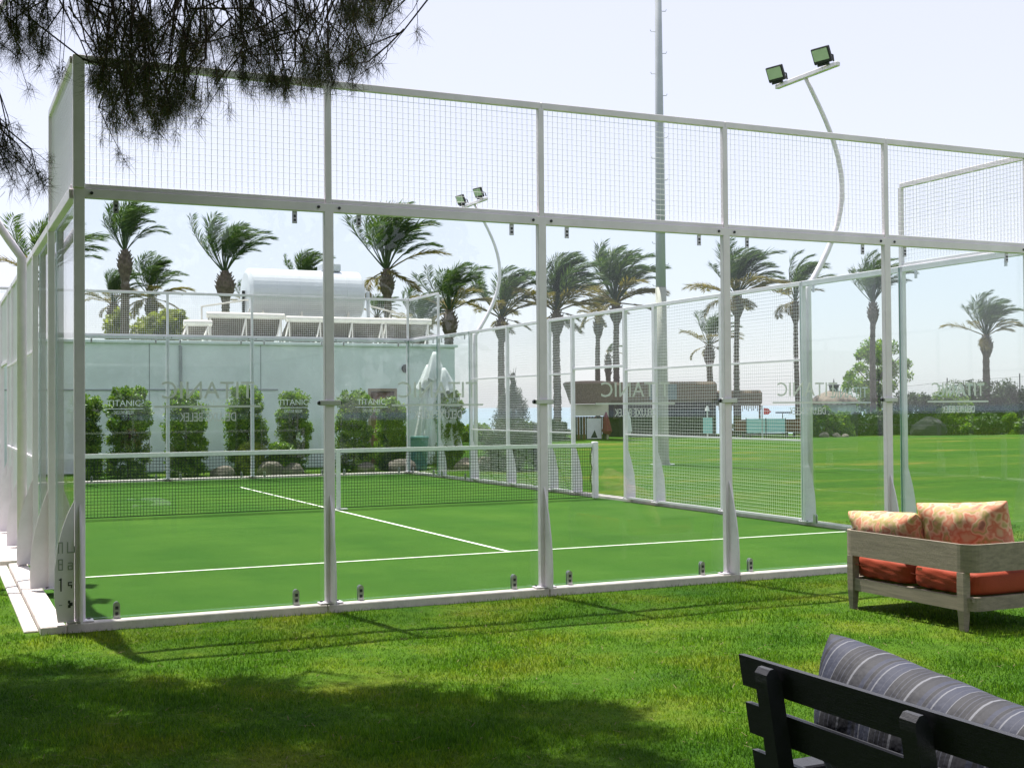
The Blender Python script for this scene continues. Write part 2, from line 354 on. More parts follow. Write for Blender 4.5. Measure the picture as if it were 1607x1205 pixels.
for i, (a, c) in enumerate(((-.125, .52), (.53, 1.05), (1.06, 1.6), (1.61, 2.5), (2.51, 3.4), (3.41, 4.3))): kerbstone(-.29, -.105, a, c, .03)
for i in range(6): kerbstone(-.40, -.295, .02+i*.75, .76+i*.75, -.01)
for i in range(9): kerbstone(-.46, -.015, 4.54+i*1.75, 6.28+i*1.75, .035, SLAB)
for i in range(5): kerbstone(-.02+i*2.04, 2.016+i*2.04, 20.11, 20.3, .04)

# ------------------------------------------------------------------ court walls
H3, H4 = 3.36, 4.40
MC = {}
def cached(key, fn):
    if key not in MC: MC[key] = fn()
    return MC[key]
def boxmesh(name, dx, dy, dz, mat, bev=.004):      # centred in x,y, from z=0 up
    def f():
        b = MB(); b.box(-dx/2, dx/2, -dy/2, dy/2, 0, dz, bev=bev); return b.mesh(name, mat)
    return cached((name, dx, dy, dz, mat.name), f)
def wiremesh(wd, ht, r=.0019, step=.05):           # in the xz plane from (0,0)
    def f():
        b = MB(); nx = max(1, round(wd/step)); nz = max(1, round(ht/step))
        for i in range(1, nx):
            x = wd*i/nx; x += .0
            b.tube([(x, r, 0), (x, r, ht)], r, 4, cap=False)
        for j in range(1, nz):
            z = ht*j/nz
            b.tube([(0, -r, z), (wd, -r, z)], r, 4, cap=False)
        return b.mesh('wire_mesh', WIRE)
    return cached(('wm', wd, ht), f)
def glasspane(wd, ht):
    def f():
        b = MB(); b.box(0, wd, -.006, .006, 0, ht)
        b.m = [1, 1, 0, 1, 0, 1]; me = b.mesh('glass_panel', [GLASS, GEDGE])
        return me
    return cached(('gp', wd, ht), f)
def gusset_mesh():
    def f():
        pts = [(-.03, 0), (-.185, 0)]
        for k in range(10):
            t = k/9; pts.append((-.185+.155*(t**1.9)+(-.012*math.sin(t*3.14)), .03+.87*t))
        b = MB(); b.prism(pts, 1, -.006, .006); return b.mesh('gusset', STEEL)
    return cached('gusset', f)
def text_mesh(body, size, xs, name='lettering'):
    cu = bpy.data.curves.new('t', 'FONT'); cu.body = body; cu.align_x = 'CENTER'; cu.size = size; cu.extrude = .0008; cu.resolution_u = 3
    o = bpy.data.objects.new('t', cu); COL.objects.link(o); bpy.context.view_layer.update()
    me = bpy.data.meshes.new_from_object(o.evaluated_get(bpy.context.evaluated_depsgraph_get())); bpy.data.objects.remove(o)
    for v in me.vertices: v.co.x *= xs
    me.name = name; me.materials.clear(); me.materials.append(ETCH); return me
T1 = text_mesh('TITANIC', .2, .98); T2 = text_mesh('DELUXE BELEK', .105, .66)
def _ul():
    b = MB(); b.box(-.43, .43, -.008, .008, -.0008, .0008); return b.mesh('lettering_line', ETCH)
UL = _ul()
bolt_mesh = (lambda b: (b.tube([(0, 0, 0), (0, .008, 0)], .013, 8), b.mesh('bolt', DARK))[1])(MB())
def clip_bot():
    b = MB(); pts = [(-.025, 0), (.025, 0), (.025, .10)]+[(.025*math.cos(a), .10+.03*math.sin(a)) for a in (.5, 1.05, 1.57, 2.1, 2.64)]+[(-.025, .10)]
    b.prism(pts, 1, -.022, -.008); b.prism([(x*.98, z) for x, z in pts], 1, .008, .016)
    b.box(-.012, .012, -.026, -.022, .025, .05, 1); b.box(-.012, .012, -.026, -.022, .07, .095, 1); return b.mesh('glass_clip', [CHROME, DARK])
def clip_top():
    b = MB(); b.box(-.021, .021, -.02, -.008, -.1, .0, 0, .002); b.box(-.009, .009, -.025, -.020, -.05, -.03, 1); b.box(-.009, .009, -.025, -.02, -.082, -.064, 1); return b.mesh('glass_clip', [CHROME, DARK])
def clip_mid():
    b = MB(); b.box(-.09, .09, -.05, -.03, -.022, .022, 0, .004); b.tube([(-.085, -.03, 0), (-.085, .0, 0)], .02, 8, 1); b.tube([(.085, -.03, 0), (.085, .0, 0)], .02, 8, 1); return b.mesh('post_clamp', [CHROME, DARK])
CB, CT, CM = clip_bot(), clip_top(), clip_mid()

def wall(name, label, loc, rz, bays, outward=-1, post_w=.08, left_cap=True, text_flip=False):
    """A run of court wall along local +x. bays: (x0, x1, kind); outside is local -y when outward=-1."""
    w_ = thing(name, label, 'court wall', (loc[0], loc[1], .04), rz)
    ends = sorted({round(a, 3) for a, c, k in bays} | {round(c, 3) for a, c, k in bays})
    tall = {}
    for a, c, k in bays:
        for e in (a, c): tall[round(e, 3)] = max(tall.get(round(e, 3), 0), H4 if k in ('glass_tall',) else H3)
    for e in ends:
        if e in SKIP: continue
        hgt = tall[e]
        p = put('post', boxmesh('post', post_w, .06, H3 if hgt > H3 else H3-.0, STEEL), w_, (e, outward*.04, 0))
        if hgt > H3: put('upper_post', boxmesh('upper_post', .055, .05, H4-H3-.05, STEEL, .003), w_, (e, outward*.038, H3+.002))
        g = put('gusset', gusset_mesh(), w_, (e, outward*.04, .008), (0, 0, R(90) if outward < 0 else R(-90)))
        put('base_plate', boxmesh('base_plate', .2, .11, .01, STEEL, .002), w_, (e, outward*.055, .003))
        for sx in (-.07, .07): put('bolt', bolt_mesh, w_, (e+sx, outward*.055+.03, .014), (R(90), 0, 0))
    for a, c, k in bays:
        L = c-a; pw = post_w/2
        if k == 'open':
            put('rail', boxmesh('rail', L-post_w-.002, .04, .05, STEEL), w_, ((a+c)/2, outward*.04, 2.32))
            put('wire_mesh', wiremesh(L-post_w, H3-2.37-.06), w_, (a+pw, outward*.04, 2.37), kind='stuff')
            put('rail', boxmesh('rail', L-post_w-.002, .05, .06, STEEL), w_, ((a+c)/2, outward*.04, H3-.06)); continue
        if k.startswith('glass'):
            gl = put('glass_panel', glasspane(L-.012, H3-.03), w_, (a+.006, outward*-.004, .012))
            s = -1 if text_flip else 1; tz = 1.68
            for me, z in ((T1, tz+.03), (UL, tz-.035), (T2, tz-.155)):
                o = put('lettering', me, gl, ((L-.012)/2, -.0085, z), (R(90), 0, 0), (s, 1, 1))
            for cx in (a+.28, c-.28):
                put('glass_clip', CB, w_, (cx, outward*-.004, .0)); put('glass_clip', CT, w_, (cx, outward*-.004, H3-.075))
            put('beam', boxmesh('beam', L-.002, .06, .075, STEEL), w_, ((a+c)/2, outward*.04-.0, H3-.075+.001))
            for cx in (a+.09, c-.09): put('bolt', bolt_mesh, w_, (cx, outward*.04-.038, H3-.035))
            if k == 'glass_tall':
                put('rail', boxmesh('rail', L-.062, .036, .036, STEEL, .003), w_, ((a+c)/2, outward*.038, H3+.004))
                put('wire_mesh', wiremesh(L-.06, H4-H3-.1), w_, (a+.03, outward*.038, H3+.04), kind='stuff')
                put('top_rail', boxmesh('top_rail', L-.001, .052, .06, STEEL, .004), w_, ((a+c)/2, outward*.038, H4-.06+.004))
        if k == 'mesh':
            put('wire_mesh', wiremesh(L-post_w, H3-.1), w_, (a+pw, outward*.04, .04), kind='stuff')
            put('rail', boxmesh('rail', L-post_w-.002, .05, .06, STEEL), w_, ((a+c)/2, outward*.04, H3-.06))
            for z in (2.25, 1.12): put('rail', boxmesh('mid_rail', L-post_w-.002, .022, .028, STEEL, .002), w_, ((a+c)/2, outward*.04+.02, z))
            put('rail', boxmesh('mid_rail', L-post_w-.002, .03, .035, STEEL, .002), w_, ((a+c)/2, outward*.04, .01))
    return w_
SKIP = set()
near = wall('end_wall', 'nearest court wall of clear glass panes with white wire mesh above, facing the lounge seats', (0, 0, 0), 0,
            [(2*i, 2*i+2, 'glass_tall') for i in range(5)], -1, text_flip=True)
for e in (2, 4, 6, 8): put('post_clamp', CM, near, (e, -.045, 1.68))
b = MB(); b.box(-.047, .040, -.045, .04, H3+.001, H4, bev=.004); put('corner_upper_post', b.mesh('corner_upper_post', STEEL), near, (0, -.04, 0))
# corner gusset with its cut-out signs
cg = put('gusset', cached('cgus', lambda: (lambda b: (b.prism([(-.043, 0), (-.165, 0), (-.19, .2), (-.186, .42), (-.165, .58), (-.13, .72), (-.095, .82), (-.043, .93)], 1, -.006, .006), b.mesh('gusset', STEEL))[1])(MB())), near, (0, -.075, .008))
BRIGHT = plain('cut_out_light', (.30, .33, .28), .8, vary=.02)
for ch, x, z, mt in (('Π', -.16, .53, 0), ('L', -.095, .53, 0), ('日', -.16, .40, 0), ('a', -.09, .40, 0), ('1', -.155, .24, 1), ('s', -.09, .26, 1), ('-', -.155, .13, 0), ('6', -.09, .11, 1)):
    bb = MB()
    def st(x0, x1, z0, z1): bb.box(x0, x1, -.002, .002, z0, z1)
    w2, h2, tk = .034, .085, .007
    if ch == 'Π': st(0, w2, h2-tk, h2); st(0, tk, 0, h2-tk); st(w2-tk, w2, 0, h2-tk)
    elif ch == 'L': st(0, tk, 0, h2); st(tk, .05, 0, tk); st(.05, .05+tk, 0, h2*.6)
    elif ch == '日': st(0, w2, 0, tk); st(0, w2, h2-tk, h2); st(0, tk, tk, h2-tk); st(w2-tk, w2, tk, h2-tk); st(tk, w2-tk, h2/2, h2/2+tk)
    elif ch == 'a': st(0, .03, 0, tk); st(0, tk, tk, .035); st(.03, .03+tk, 0, .055); st(0, .03, .05, .05+tk); st(tk, .03, .028, .028+tk)
    elif ch == '1': st(.01, .01+tk*1.3, 0, .1); st(0, .02, .085, .093)
    elif ch == 's': st(0, .03, .04, .048); st(0, tk, .022, .04); st(0, .03, .018, .026); st(.022, .03, 0, .018)
    elif ch == '-': st(0, .022, 0, tk)
    elif ch == '6': st(0, .02, 0, .022); st(.008, .034, .015, .04); st(.0, .016, .034, .056)
    put('cut_out', bb.mesh('cut_out', DARK if mt else BRIGHT), cg, (x-.0, -.0085, z))
SKIP = {0.0}
bay_side = [(0, 2, 'glass_tall'), (2, 4, 'glass'), (4, 6, 'mesh'), (6, 8, 'mesh'), (8, 9, 'mesh'), (9, 11, 'open'), (11, 12, 'mesh'), (12, 14, 'mesh'), (14, 16, 'mesh'), (16, 18, 'glass'), (18, 20, 'glass_tall')]
SKIP = {0.0, 20.0}
lw = wall('side_wall', 'court side wall at the left edge, seen almost end on, with curved foot gussets on the paving', (0, 0, 0), R(90), bay_side, 1)
rw = wall('side_wall', 'long side wall right of the court, mesh bays and a net-side doorway looking out on the far lawn', (10, 0, 0), R(90), bay_side, -1)
SKIP = set()
fw_ = wall('end_wall', 'back court wall in front of the white building and its green shrubs', (0, 20, 0), 0,
           [(2*i, 2*i+2, 'glass_tall') for i in range(5)], 1)
for w_, rx in ((near, 10), (fw_, 0), (fw_, 10)):
    pass

# ------------------------------------------------------------------ net
nt_ = thing('padel_net', 'black net with white top band stretched across the middle of the court', 'net', (0, 10, 0))
def netm():
    b = MB(); n = 200
    for i in range(1, n): x = 9.8*i/n+.1; b.tube([(x, 0, .02), (x, 0, .93)], .004, 3, cap=False)
    for j in range(19):
        z = .02+.05*j; b.tube([(.1, 0, z), (9.9, 0, z)], .004 if j else .009, 3, cap=False)
    return b.mesh('net_mesh', NETM)
put('net_mesh', netm(), nt_, kind='stuff')
b = MB(); b.box(.05, 5.07, -.012, .012, .93, 1.0, bev=.004); b.box(5.15, 9.95, -.012, .012, .93, 1.0, bev=.004); put('top_band', b.mesh('top_band', BAND), nt_)
b = MB(); b.box(5.075, 5.145, -.02, .02, 0, .995, bev=.004); b.box(4.96, 5.26, -.05, .05, -.008, .002); put('centre_strap', b.mesh('centre_strap', BAND), nt_)
for x in (.03, 9.96):
    put('net_post', boxmesh('net_post', .1, .1, 1.03, STEEL, .01), nt_, (x, 0, 0))
b = MB(); pts = [(9.88+.02*math.sin(k*1.9), 0, 1.0-k*.11) for k in range(9)]; b.tube(pts, .008, 5); put('tension_cord', b.mesh('tension_cord', NETM), nt_)

# ------------------------------------------------------------------ floodlight poles
def flood(x, y, s, label, h3=3.2):
    t = thing('floodlight_pole', label, 'floodlight', (x, y, 0), 0, 'curved floodlight poles along the court sides')
    b = MB(); pts = [(s*.09, 0, -.08), (s*.09, 0, 3.3)]
    for k in range(1, 17):
        u = k/16; pts.append((s*(.09+.66*math.sin(math.pi*u)*(1-.1*u)), 0, 3.3+3.0*u))
    b.tube(pts, [.05]*2+[.045-.015*k/16 for k in range(1, 17)], 10); put('pole', b.mesh('pole', STEEL, True), t)
    xe = pts[-1][0]
    b = MB(); b.box(xe-.035, xe+.035, -.72, .66, 6.28, 6.34, bev=.006); put('crossbar', b.mesh('crossbar', STEEL), t)
    for yy in (-.50, .54):
        h = put('lamp_head', cached('lh', lambda: (lambda b: (b.box(-.17, .17, -.03, .03, -.12, .14, bev=.012), b.mesh('lamp_head', DARK))[1])(MB())), t, (xe-s*.10, yy, 6.46), (R(24), 0, R(-76 if s > 0 else 76)), (.86, .86, .86))
        put('lens', cached('ln', lambda: (lambda b: (b.box(-.145, .145, -.033, -.029, -.065, .115), b.mesh('lens', LAMPG))[1])(MB())), h)
        put('bracket', cached('lb', lambda: (lambda b: (b.tube([(.12, .03, 0), (.13, .1, -.04), (.1, .12, -.14)], .014, 6), b.tube([(-.12, .03, 0), (-.13, .1, -.04), (-.1, .12, -.14)], .014, 6), b.box(-.11, .11, -.035, -.005, -.155, -.121), b.mesh('bracket', DARK))[3])(MB())), h)
    return t
flood(10.08, 4.05, 1, 'tall curved floodlight pole with two lamps, nearest one on the right of the court')
flood(10.08, 16.05, 1, 'curved floodlight pole rising beyond the far right end of the court')
flood(-.08, 4.05, -1, 'curved white lamp pole bowing out at the left edge of the photo')

# ------------------------------------------------------------------ mast
ms = thing('lighting_mast', 'tall grey tapered mast with climbing pegs standing on the lawn behind the court', 'mast', (18.27, 21.25, -.08))
b = MB(); b.tube([(0, 0, 5.21), (0, 0, 8), (0, 0, 19)], [.148, .135, .075], 20); put('upper_pole', b.mesh('upper_pole', STEEL2, True), ms)
b = MB(); b.tube([(0, 0, 0), (0, 0, .25), (0, 0, 3), (0, 0, 5.2)], [.24, .19, .172, .158], 20); put('lower_pole', b.mesh('lower_pole', plain('beige_mast', (.40, .40, .34), .6, vary=.06), True), ms)
b = MB(); b.tube([(0, 0, -.02), (0, 0, .06)], .36, 20); put('base_plate', b.mesh('base_plate', STEEL2), ms)
pg = MB(); pg.tube([(0, 0, 0), (.13, 0, 0), (.15, 0, .05)], .011, 5); pgm = pg.mesh('climbing_peg', STEEL2)
for i in range(24):
    z = 4+i*.62; put('climbing_peg', pgm, ms, ((.1 if i % 2 else -.1), 0, z), (0, 0, (0 if i % 2 else math.pi)-YAW))

# ------------------------------------------------------------------ building
bd = thing('service_building', 'low flat-roofed white building behind the far end of the court', 'building', (0, 25.5, -.1))
b = MB(); b.box(-9, 10.72, 0, 7, 0, 3.6); b.box(10.72, 11.62, 0, 7, 2.35, 3.6); b.box(11.62, 13.5, 0, 7, 0, 3.6); put('wall', b.mesh('wall', WALLM), bd)
b = MB(); b.box(-9.06, 13.58, -.07, 7.05, 3.602, 3.69, bev=.01); put('parapet_cap', b.mesh('parapet_cap', WALLM), bd)
for k in range(7):
    x = -8+k*3.1
    if x < 10.3: b = MB(); b.box(x, x+.02, -.008, -.001, .0, 3.59); put('panel_joint', b.mesh('panel_joint', plain('joint_grey%d' % k, (.35, .37, .38)) if k == 0 else MC.setdefault('jt', plain('joint_grey', (.35, .37, .38)))), bd)
b = MB(); b.box(-9, 8.0, -.02, -.001, 2.3, 2.34); put('wall_groove', b.mesh('wall_groove', MC['jt']), bd)
d = put('door', (lambda b: (b.box(10.80, 11.54, .08, .13, .0, 2.26), b.mesh('door', BROWN))[1])(MB()), bd)
put('door_frame', (lambda b: (b.box(10.72, 10.80, -.02, .12, 0, 2.27), b.box(11.54, 11.62, -.02, .12, 0, 2.27), b.box(10.72, 11.62, -.021, .12, 2.272, 2.35), b.mesh('door_frame', plain('brown_frame', (.3, .22, .16))))[3])(MB()), d)
b = MB(); b.tube([(5.25, -.06, .05), (5.25, -.06, 3.5), (5.25, .1, 3.58)], .045, 8); put('downpipe', b.mesh('downpipe', MC['jt']), bd)
b = MB(); b.tube([(11.9, -.001, 2.95), (11.9, -.1, 2.95)], [.13, .1], 12); put('wall_lamp', b.mesh('wall_lamp', DARK), bd)

# water tank and solar collectors on the roof
tk = thing('water_tank', 'large white cylindrical water tank lying on the building roof', 'water tank', (9.55, 28.4, 3.59))
b = MB(); prof = [(-1.86, .30), (-1.83, .66), (-1.74, .80), (-1.0, .80), (-.985, .807), (-.97, .80), (-.3, .80), (-.285, .807), (-.27, .80), (.5, .8), (.515, .807), (.53, .8), (1.2, .8), (1.215, .807), (1.23, .8), (1.74, .80), (1.83, .66), (1.86, .3)]
b.tube([(x, 0, 1.62) for x, r in prof], [r for x, r in prof], 40); put('shell', b.mesh('shell', TANK, False), tk)
for p in bpy.data.objects[-1:] if False else []: pass
b = MB(); b.box(.55, 1.15, -.3, .3, 2.40, 2.64, bev=.02); put('hatch', b.mesh('hatch', TANK), tk)
b = MB(); b.tube([(-1.92, -.2, .3), (-1.92, -.2, 1.7)], .05, 8); put('overflow_pipe', b.mesh('overflow_pipe', DARK), tk)
b = MB(); b.tube([(1.86, -.1, 1.8), (2.1, -.1, 1.8), (2.12, -.1, .3)], .06, 8); put('outlet_pipe', b.mesh('outlet_pipe', TANK), tk)
for x in (-1.4, -.2, 1.3):
    b = MB()
    for y in (-.7, .7): b.tube([(x, y, .0), (x, y*.8, 1.1)], .035, 6)
    b.tube([(x, -.7, .1), (x, .6, .95)], .025, 6); b.tube([(x-.4, -.72, .1), (x, -.6, .9)], .022, 6); b.tube([(x+.4, -.72, .1), (x, -.6, .9)], .022, 6)
    b.tube([(x, -.6, .95), (x, .6, .95)], .03, 6); put('support_frame', b.mesh('support_frame', COLL), tk)
def collector(x0, x1, y, z0, z1, label):
    t = thing('solar_collector', label, 'solar collector', (x0, y, 3.59), 0, 'solar collectors on the roof')
    L = x1-x0; a = z1-z0; n = max(1, round(L/1.05))
    for i in range(n):
        b = MB(); u0, u1 = L*i/n+.01, L*(i+1)/n-.01
        b.prism([(0, z1), (.0, z1-.07), (1.0, z0-.03), (1.0, z0+.04)], 0, u0, u1)
        put('panel', b.mesh('panel', PANELB), t, (0, -.5, 0))
    b = MB(); b.tube([(-.05, -.53, z1+.06), (L+.05, -.53, z1+.06)], .09, 12); put('header_tank', b.mesh('header_tank', COLL), t)
    for i in range(n+1):
        x = min(max(L*i/n, .05), L-.05); b = MB(); b.tube([(x, -.56, z1), (x-.25, -.9, 0)], .028, 6); b.tube([(x, -.56, z1-.03), (x, -.6, 0)], .024, 6)
        put('strut', b.mesh('strut', COLL), t)
    return t
collector(5.55, 6.25, 26.9, .12, .50, 'short low solar collector at the left end of the roof row')
collector(6.3, 8.5, 27.4, .15, .78, 'wide solar collector left of the white tank on the roof')
collector(8.6, 11.6, 27.2, .15, .70, 'long solar collector on the roof directly beneath the white tank')
collector(11.7, 13.2, 27.4, .12, .72, 'sloped solar collector at the right end of the roof row')
rf = thing('roof_frame', 'thin white pipe frame over the left solar collectors on the roof', 'pipe frame', (6.3, 27.9, 3.6))
b = MB(); b.tube([(0, 0, 0), (0, 0, 1.15)], .03, 6); b.tube([(0, 0, 1.15), (1.3, 0, 1.38), (1.75, 0, 1.4), (2.7, 0, .8)], .03, 6); b.tube([(1.55, 0, 1.4), (1.35, 0, .8)], .022, 6); put('frame_pipe', b.mesh('frame_pipe', COLL), rf)
rf = thing('roof_frame', 'thin white pipe brace right of the tank on the roof', 'pipe frame', (11.6, 27.9, 3.6))
b = MB(); b.tube([(0, 0, 1.3), (1.3, 0, 1.0)], .03, 6); b.tube([(.7, 0, 1.15), (.35, 0, .1)], .025, 6); b.tube([(1.3, 0, 1.0), (1.3, 0, 0)], .025, 6); put('frame_pipe', b.mesh('frame_pipe', COLL), rf)

# ------------------------------------------------------------------ foliage builders
def leaves(centres, spread, n, size, mat, name='foliage', flat=.0, asp=.45, rng=RNG, droop=0):
    """n leaf quads scattered round clump centres (k,3) with per-clump radius spread"""
    c = np.asarray(centres); k = len(c); idx = rng.integers(0, k, n)
    d = unit(rng.normal(size=(n, 3))); rr = rng.random(n)**.45
    sp = np.asarray(spread) if hasattr(spread, '__len__') else np.full(k, spread)
    p = c[idx]+d*(rr*sp[idx])[:, None]
    u = unit(rng.normal(size=(n, 3))+d*.7+np.array([0, 0, -droop])); v = unit(np.cross(u, rng.normal(size=(n, 3))))
    s = size*rng.uniform(.6, 1.3, n)[:, None]
    a, b = u*s, v*s*asp
    V = np.stack([p-a*.5, p+b*.5, p+a*.6, p-b*.5], 1)
    return npmesh(name, V, 4, mat)
def column_shrub(x, y, h, wd, label, mat=None, seed=0, group='rounded shrubs in front of the white building'):
    rng = np.random.default_rng(seed+50)
    t = thing('shrub', label, 'shrub', (x, y, -.09), 0, group)
    n = 190; wd *= .9; cc = []; sp = []
    for i in range(n):
        z = h*(.04+.9*rng.random()); f = min(1, (z/h)/.1+.7)*(1 if z < h*.7 else math.sqrt(max(.02, 1-((z/h-.7)/.31)**2)))
        a = rng.uniform(0, 6.28); r = wd/2*f*math.sqrt(rng.uniform(.1, 1.))*(.93+.07*math.sin(z*4+seed)); cc.append((r*math.cos(a), r*math.sin(a), z)); sp.append(rng.uniform(.10, .17))
    put('foliage', leaves(cc, sp, 22000, .068, mat or SHRUB, rng=rng), t, kind='stuff')
    b = MB(); b.tube([(0, 0, 0), (.03, 0, h*.4), (-.02, .02, h*.8)], [.05, .035, .01], 6)
    for q in range(6): a = q*1.05; b.tube([(0, 0, h*(.2+q*.08)), (wd*.3*math.cos(a), wd*.3*math.sin(a), h*(.4+q*.08))], [.018, .006], 5)
    put('stem', b.mesh('stem', BARK2), t)
def mound(name, pts, label, cat, mat, n=6000, size=.3, group=None, spread=.8):
    """pts: (x, y, z, r) clump balls; the thing stands on the ground under the first"""
    c = np.array([p[:3] for p in pts]); base = (c[:, 0].mean(), c[:, 1].mean(), -.1)
    t = thing(name, label, cat, base, 0, group)
    cc = []; sp = []
    for p in pts:
        for _ in range(9):
            d = unit(RNG.normal(size=3)); cc.append(np.array(p[:3])-np.array(base)+d*p[3]*.7); sp.append(p[3]*.42)
    put('foliage', leaves(cc, sp, n, size, mat), t, kind='stuff')
    b = MB()
    for p in pts: q = np.array(p[:3])-np.array(base); b.tube([(q[0]*.7, q[1]*.7, 0), tuple(q)], [.07, .03], 5)
    put('stem', b.mesh('stem', BARK2), t)
    return t
def boulder(x, y, r, label, sq=.7, seed=0, mat=None):
    bm = bmesh.new(); bmesh.ops.create_icosphere(bm, subdivisions=3, radius=r); rg = np.random.default_rng(seed)
    ax = [(unit(rg.normal(size=3)), rg.uniform(.6, .92)) for _ in range(9)]
    for v in bm.verts:
        c = np.array(v.co)
        for a_, d_ in ax:
            q = c@a_
            if q > r*d_: c = c-a_*(q-r*d_)*.85
        v.co = Vector(c); v.co.z *= sq
    me = bpy.data.meshes.new('boulder'); bm.to_mesh(me); bm.free(); me.materials.append(mat or ROCK)
    tag(put('boulder', me, None, (x, y, -.1+r*sq*.55), (0, 0, seed)), label, 'boulder', 'boulders at the foot of the shrubs')

Yc = 22.3
def XW(px, y=Yc): 
    d = FW+RR*(px-803.5)/F-UU*(680-602.5)/F; return CAM[0]+d[0]*(y-CAM[1])/d[1]
for i, (px, h, wd, lb) in enumerate((
    (134, 2.2, .9, 'leafy shrub half hidden behind the front left corner post'),
    (203, 2.42, 1.22, 'broad rounded shrub behind the leftmost readable glass lettering'),
    (290, 2.32, 1.2, 'dark bushy shrub third from the left before the white building'),
    (386, 2.42, 1.15, 'shrub with bright top between the second and third far posts'),
    (463, 2.28, 1.02, 'tall shrub just left of the second front post'),
    (553, 2.3, 1.15, 'dense shrub standing left of the brown door'),
    (612, 2.12, .95, 'shrub standing right of the brown door'),
    (706, 2.35, .9, 'shrub at the right end of the white building beside the folded parasols'))):
    column_shrub(XW(px), Yc+.15*math.sin(i*2), h, wd, lb, seed=i)
for i, (px, r, lb) in enumerate(((420, .42, 'brown boulder between two shrubs left of the second front post'), (455, .38, 'grey brown boulder left of the second front post'), (350, .33, 'boulder beneath the fourth shrub'), (628, .4, 'boulder right of the brown door'), (575, .3, 'low boulder below the door'), (735, .38, 'pinkish boulder by the far right court corner'), (757, .36, 'pale boulder at the foot of the conical shrub'))):
    boulder(XW(px, 21.6), 21.5+.1*(i % 3), r, lb, .75, i+1, plain('pink_stone%s' % '', (.5, .38, .33), .9, vary=.2, bmp=.5, bscale=12) if i == 5 else None)
for i, px in enumerate((395, 440)):
    column_shrub(XW(px, 21.7), 21.7, .85, .7, ('low bright plant between the boulders left of the second front post', 'low plant by the base of the tall shrub near the second front post')[i], YSHRUB if i == 0 else SHRUB, 20+i, 'low plants among the boulders')
# folded parasols and bin at the far right court corner
def parasol(px, y, lean, h, label, mat=None):
    x = XW(px, y); t = thing('folded_parasol', label, 'parasol', (x, y, -.09), random.uniform(0, 3), 'folded white parasols')
    t.rotation_euler = (0, lean, 0)
    b = MB(); b.tube([(0, 0, 0), (0, 0, h)], .025, 8); put('pole', b.mesh('pole', STEEL2), t)
    def drape(z0, z1, r0, r1, n=28, ph=0):
        b = MB(); k = 9
        for i in range(k):
            pass
        V = []
        for i in range(k):
            u = i/(k-1); z = z1+(z0-z1)*u; rr = r1+(r0-r1)*u**.8
            for j in range(n):
                a = 2*math.pi*j/n; q = rr*(1+.28*u*math.cos(8*a+ph)+.06*math.sin(3*a+u*4)); V.append((q*math.cos(a), q*math.sin(a), z+(.05*u*math.cos(8*a+ph) if i == k-1 else 0)))
        b.v = V
        for i in range(k-1):
            for j in range(n): b.f.append((i*n+j, i*n+(j+1) % n, (i+1)*n+(j+1) % n, (i+1)*n+j)); b.m.append(0)
        b.f.append(tuple(range(n))); b.m.append(0)
        return b.mesh('canopy', CANV, True)
    put('canopy', drape(h*.2, h*.82, .34, .10), t); put('vent', drape(h*.76, h*.99, .3, .04, ph=1), t)
    b = MB(); b.box(-.25, .25, -.25, .25, -.01, .08, bev=.02); put('base', b.mesh('base', CONC), t)
parasol(668, 22.9, .03, 3.0, 'leftmost folded white parasol by the far corner of the court')
parasol(686, 22.6, -.02, 3.35, 'tallest folded white parasol standing in the middle of its cluster')
parasol(706, 22.4, -.06, 2.9, 'folded off-white parasol leaning at the right of its cluster')
t = thing('waste_bin', 'square teal bin behind the far right corner post', 'bin', (XW(655, 22), 22.2, -.09))
b = MB(); b.prism([(-.25, 0), (.25, 0), (.29, .9), (-.29, .9)], 1, -.26, .26); put('body', b.mesh('body', TEAL), t)
b = MB(); b.box(-.31, .31, -.29, .29, .902, .98, bev=.02); put('lid', b.mesh('lid', TEAL), t)
# conical shrub
q = PG(800, 738); q = P(806, 700, 34); t = thing('conical_conifer', 'dark cone-shaped conifer beyond the right end of the net', 'conifer', (q[0], q[1], -.09))
cc = []; sp = []
for i in range(150):
    z = 2.15*RNG.random()**1.25+.05; r = (1.12*(1-z/2.35)**.9)*RNG.uniform(.5, 1); a = RNG.uniform(0, 6.28); cc.append((r*math.cos(a), r*math.sin(a), z)); sp.append(.2)
for i in range(14): cc.append((.02*math.sin(i), .02, 2.1+i*.04)); sp.append(.06)
put('foliage', leaves(cc, sp, 26000, .07, CYPR, asp=.3), t, kind='stuff')
b = MB(); b.tube([(0, 0, 0), (0, 0, 1.6), (.02, 0, 2.7)], [.09, .05, .01], 7)
for q_ in range(7): a = q_*.9; b.tube([(0, 0, 2.0+q_*.05), (.1*math.cos(a), .1*math.sin(a), 2.5+q_*.06)], [.012, .004], 4)
put('trunk', b.mesh('trunk', BARK2), t)

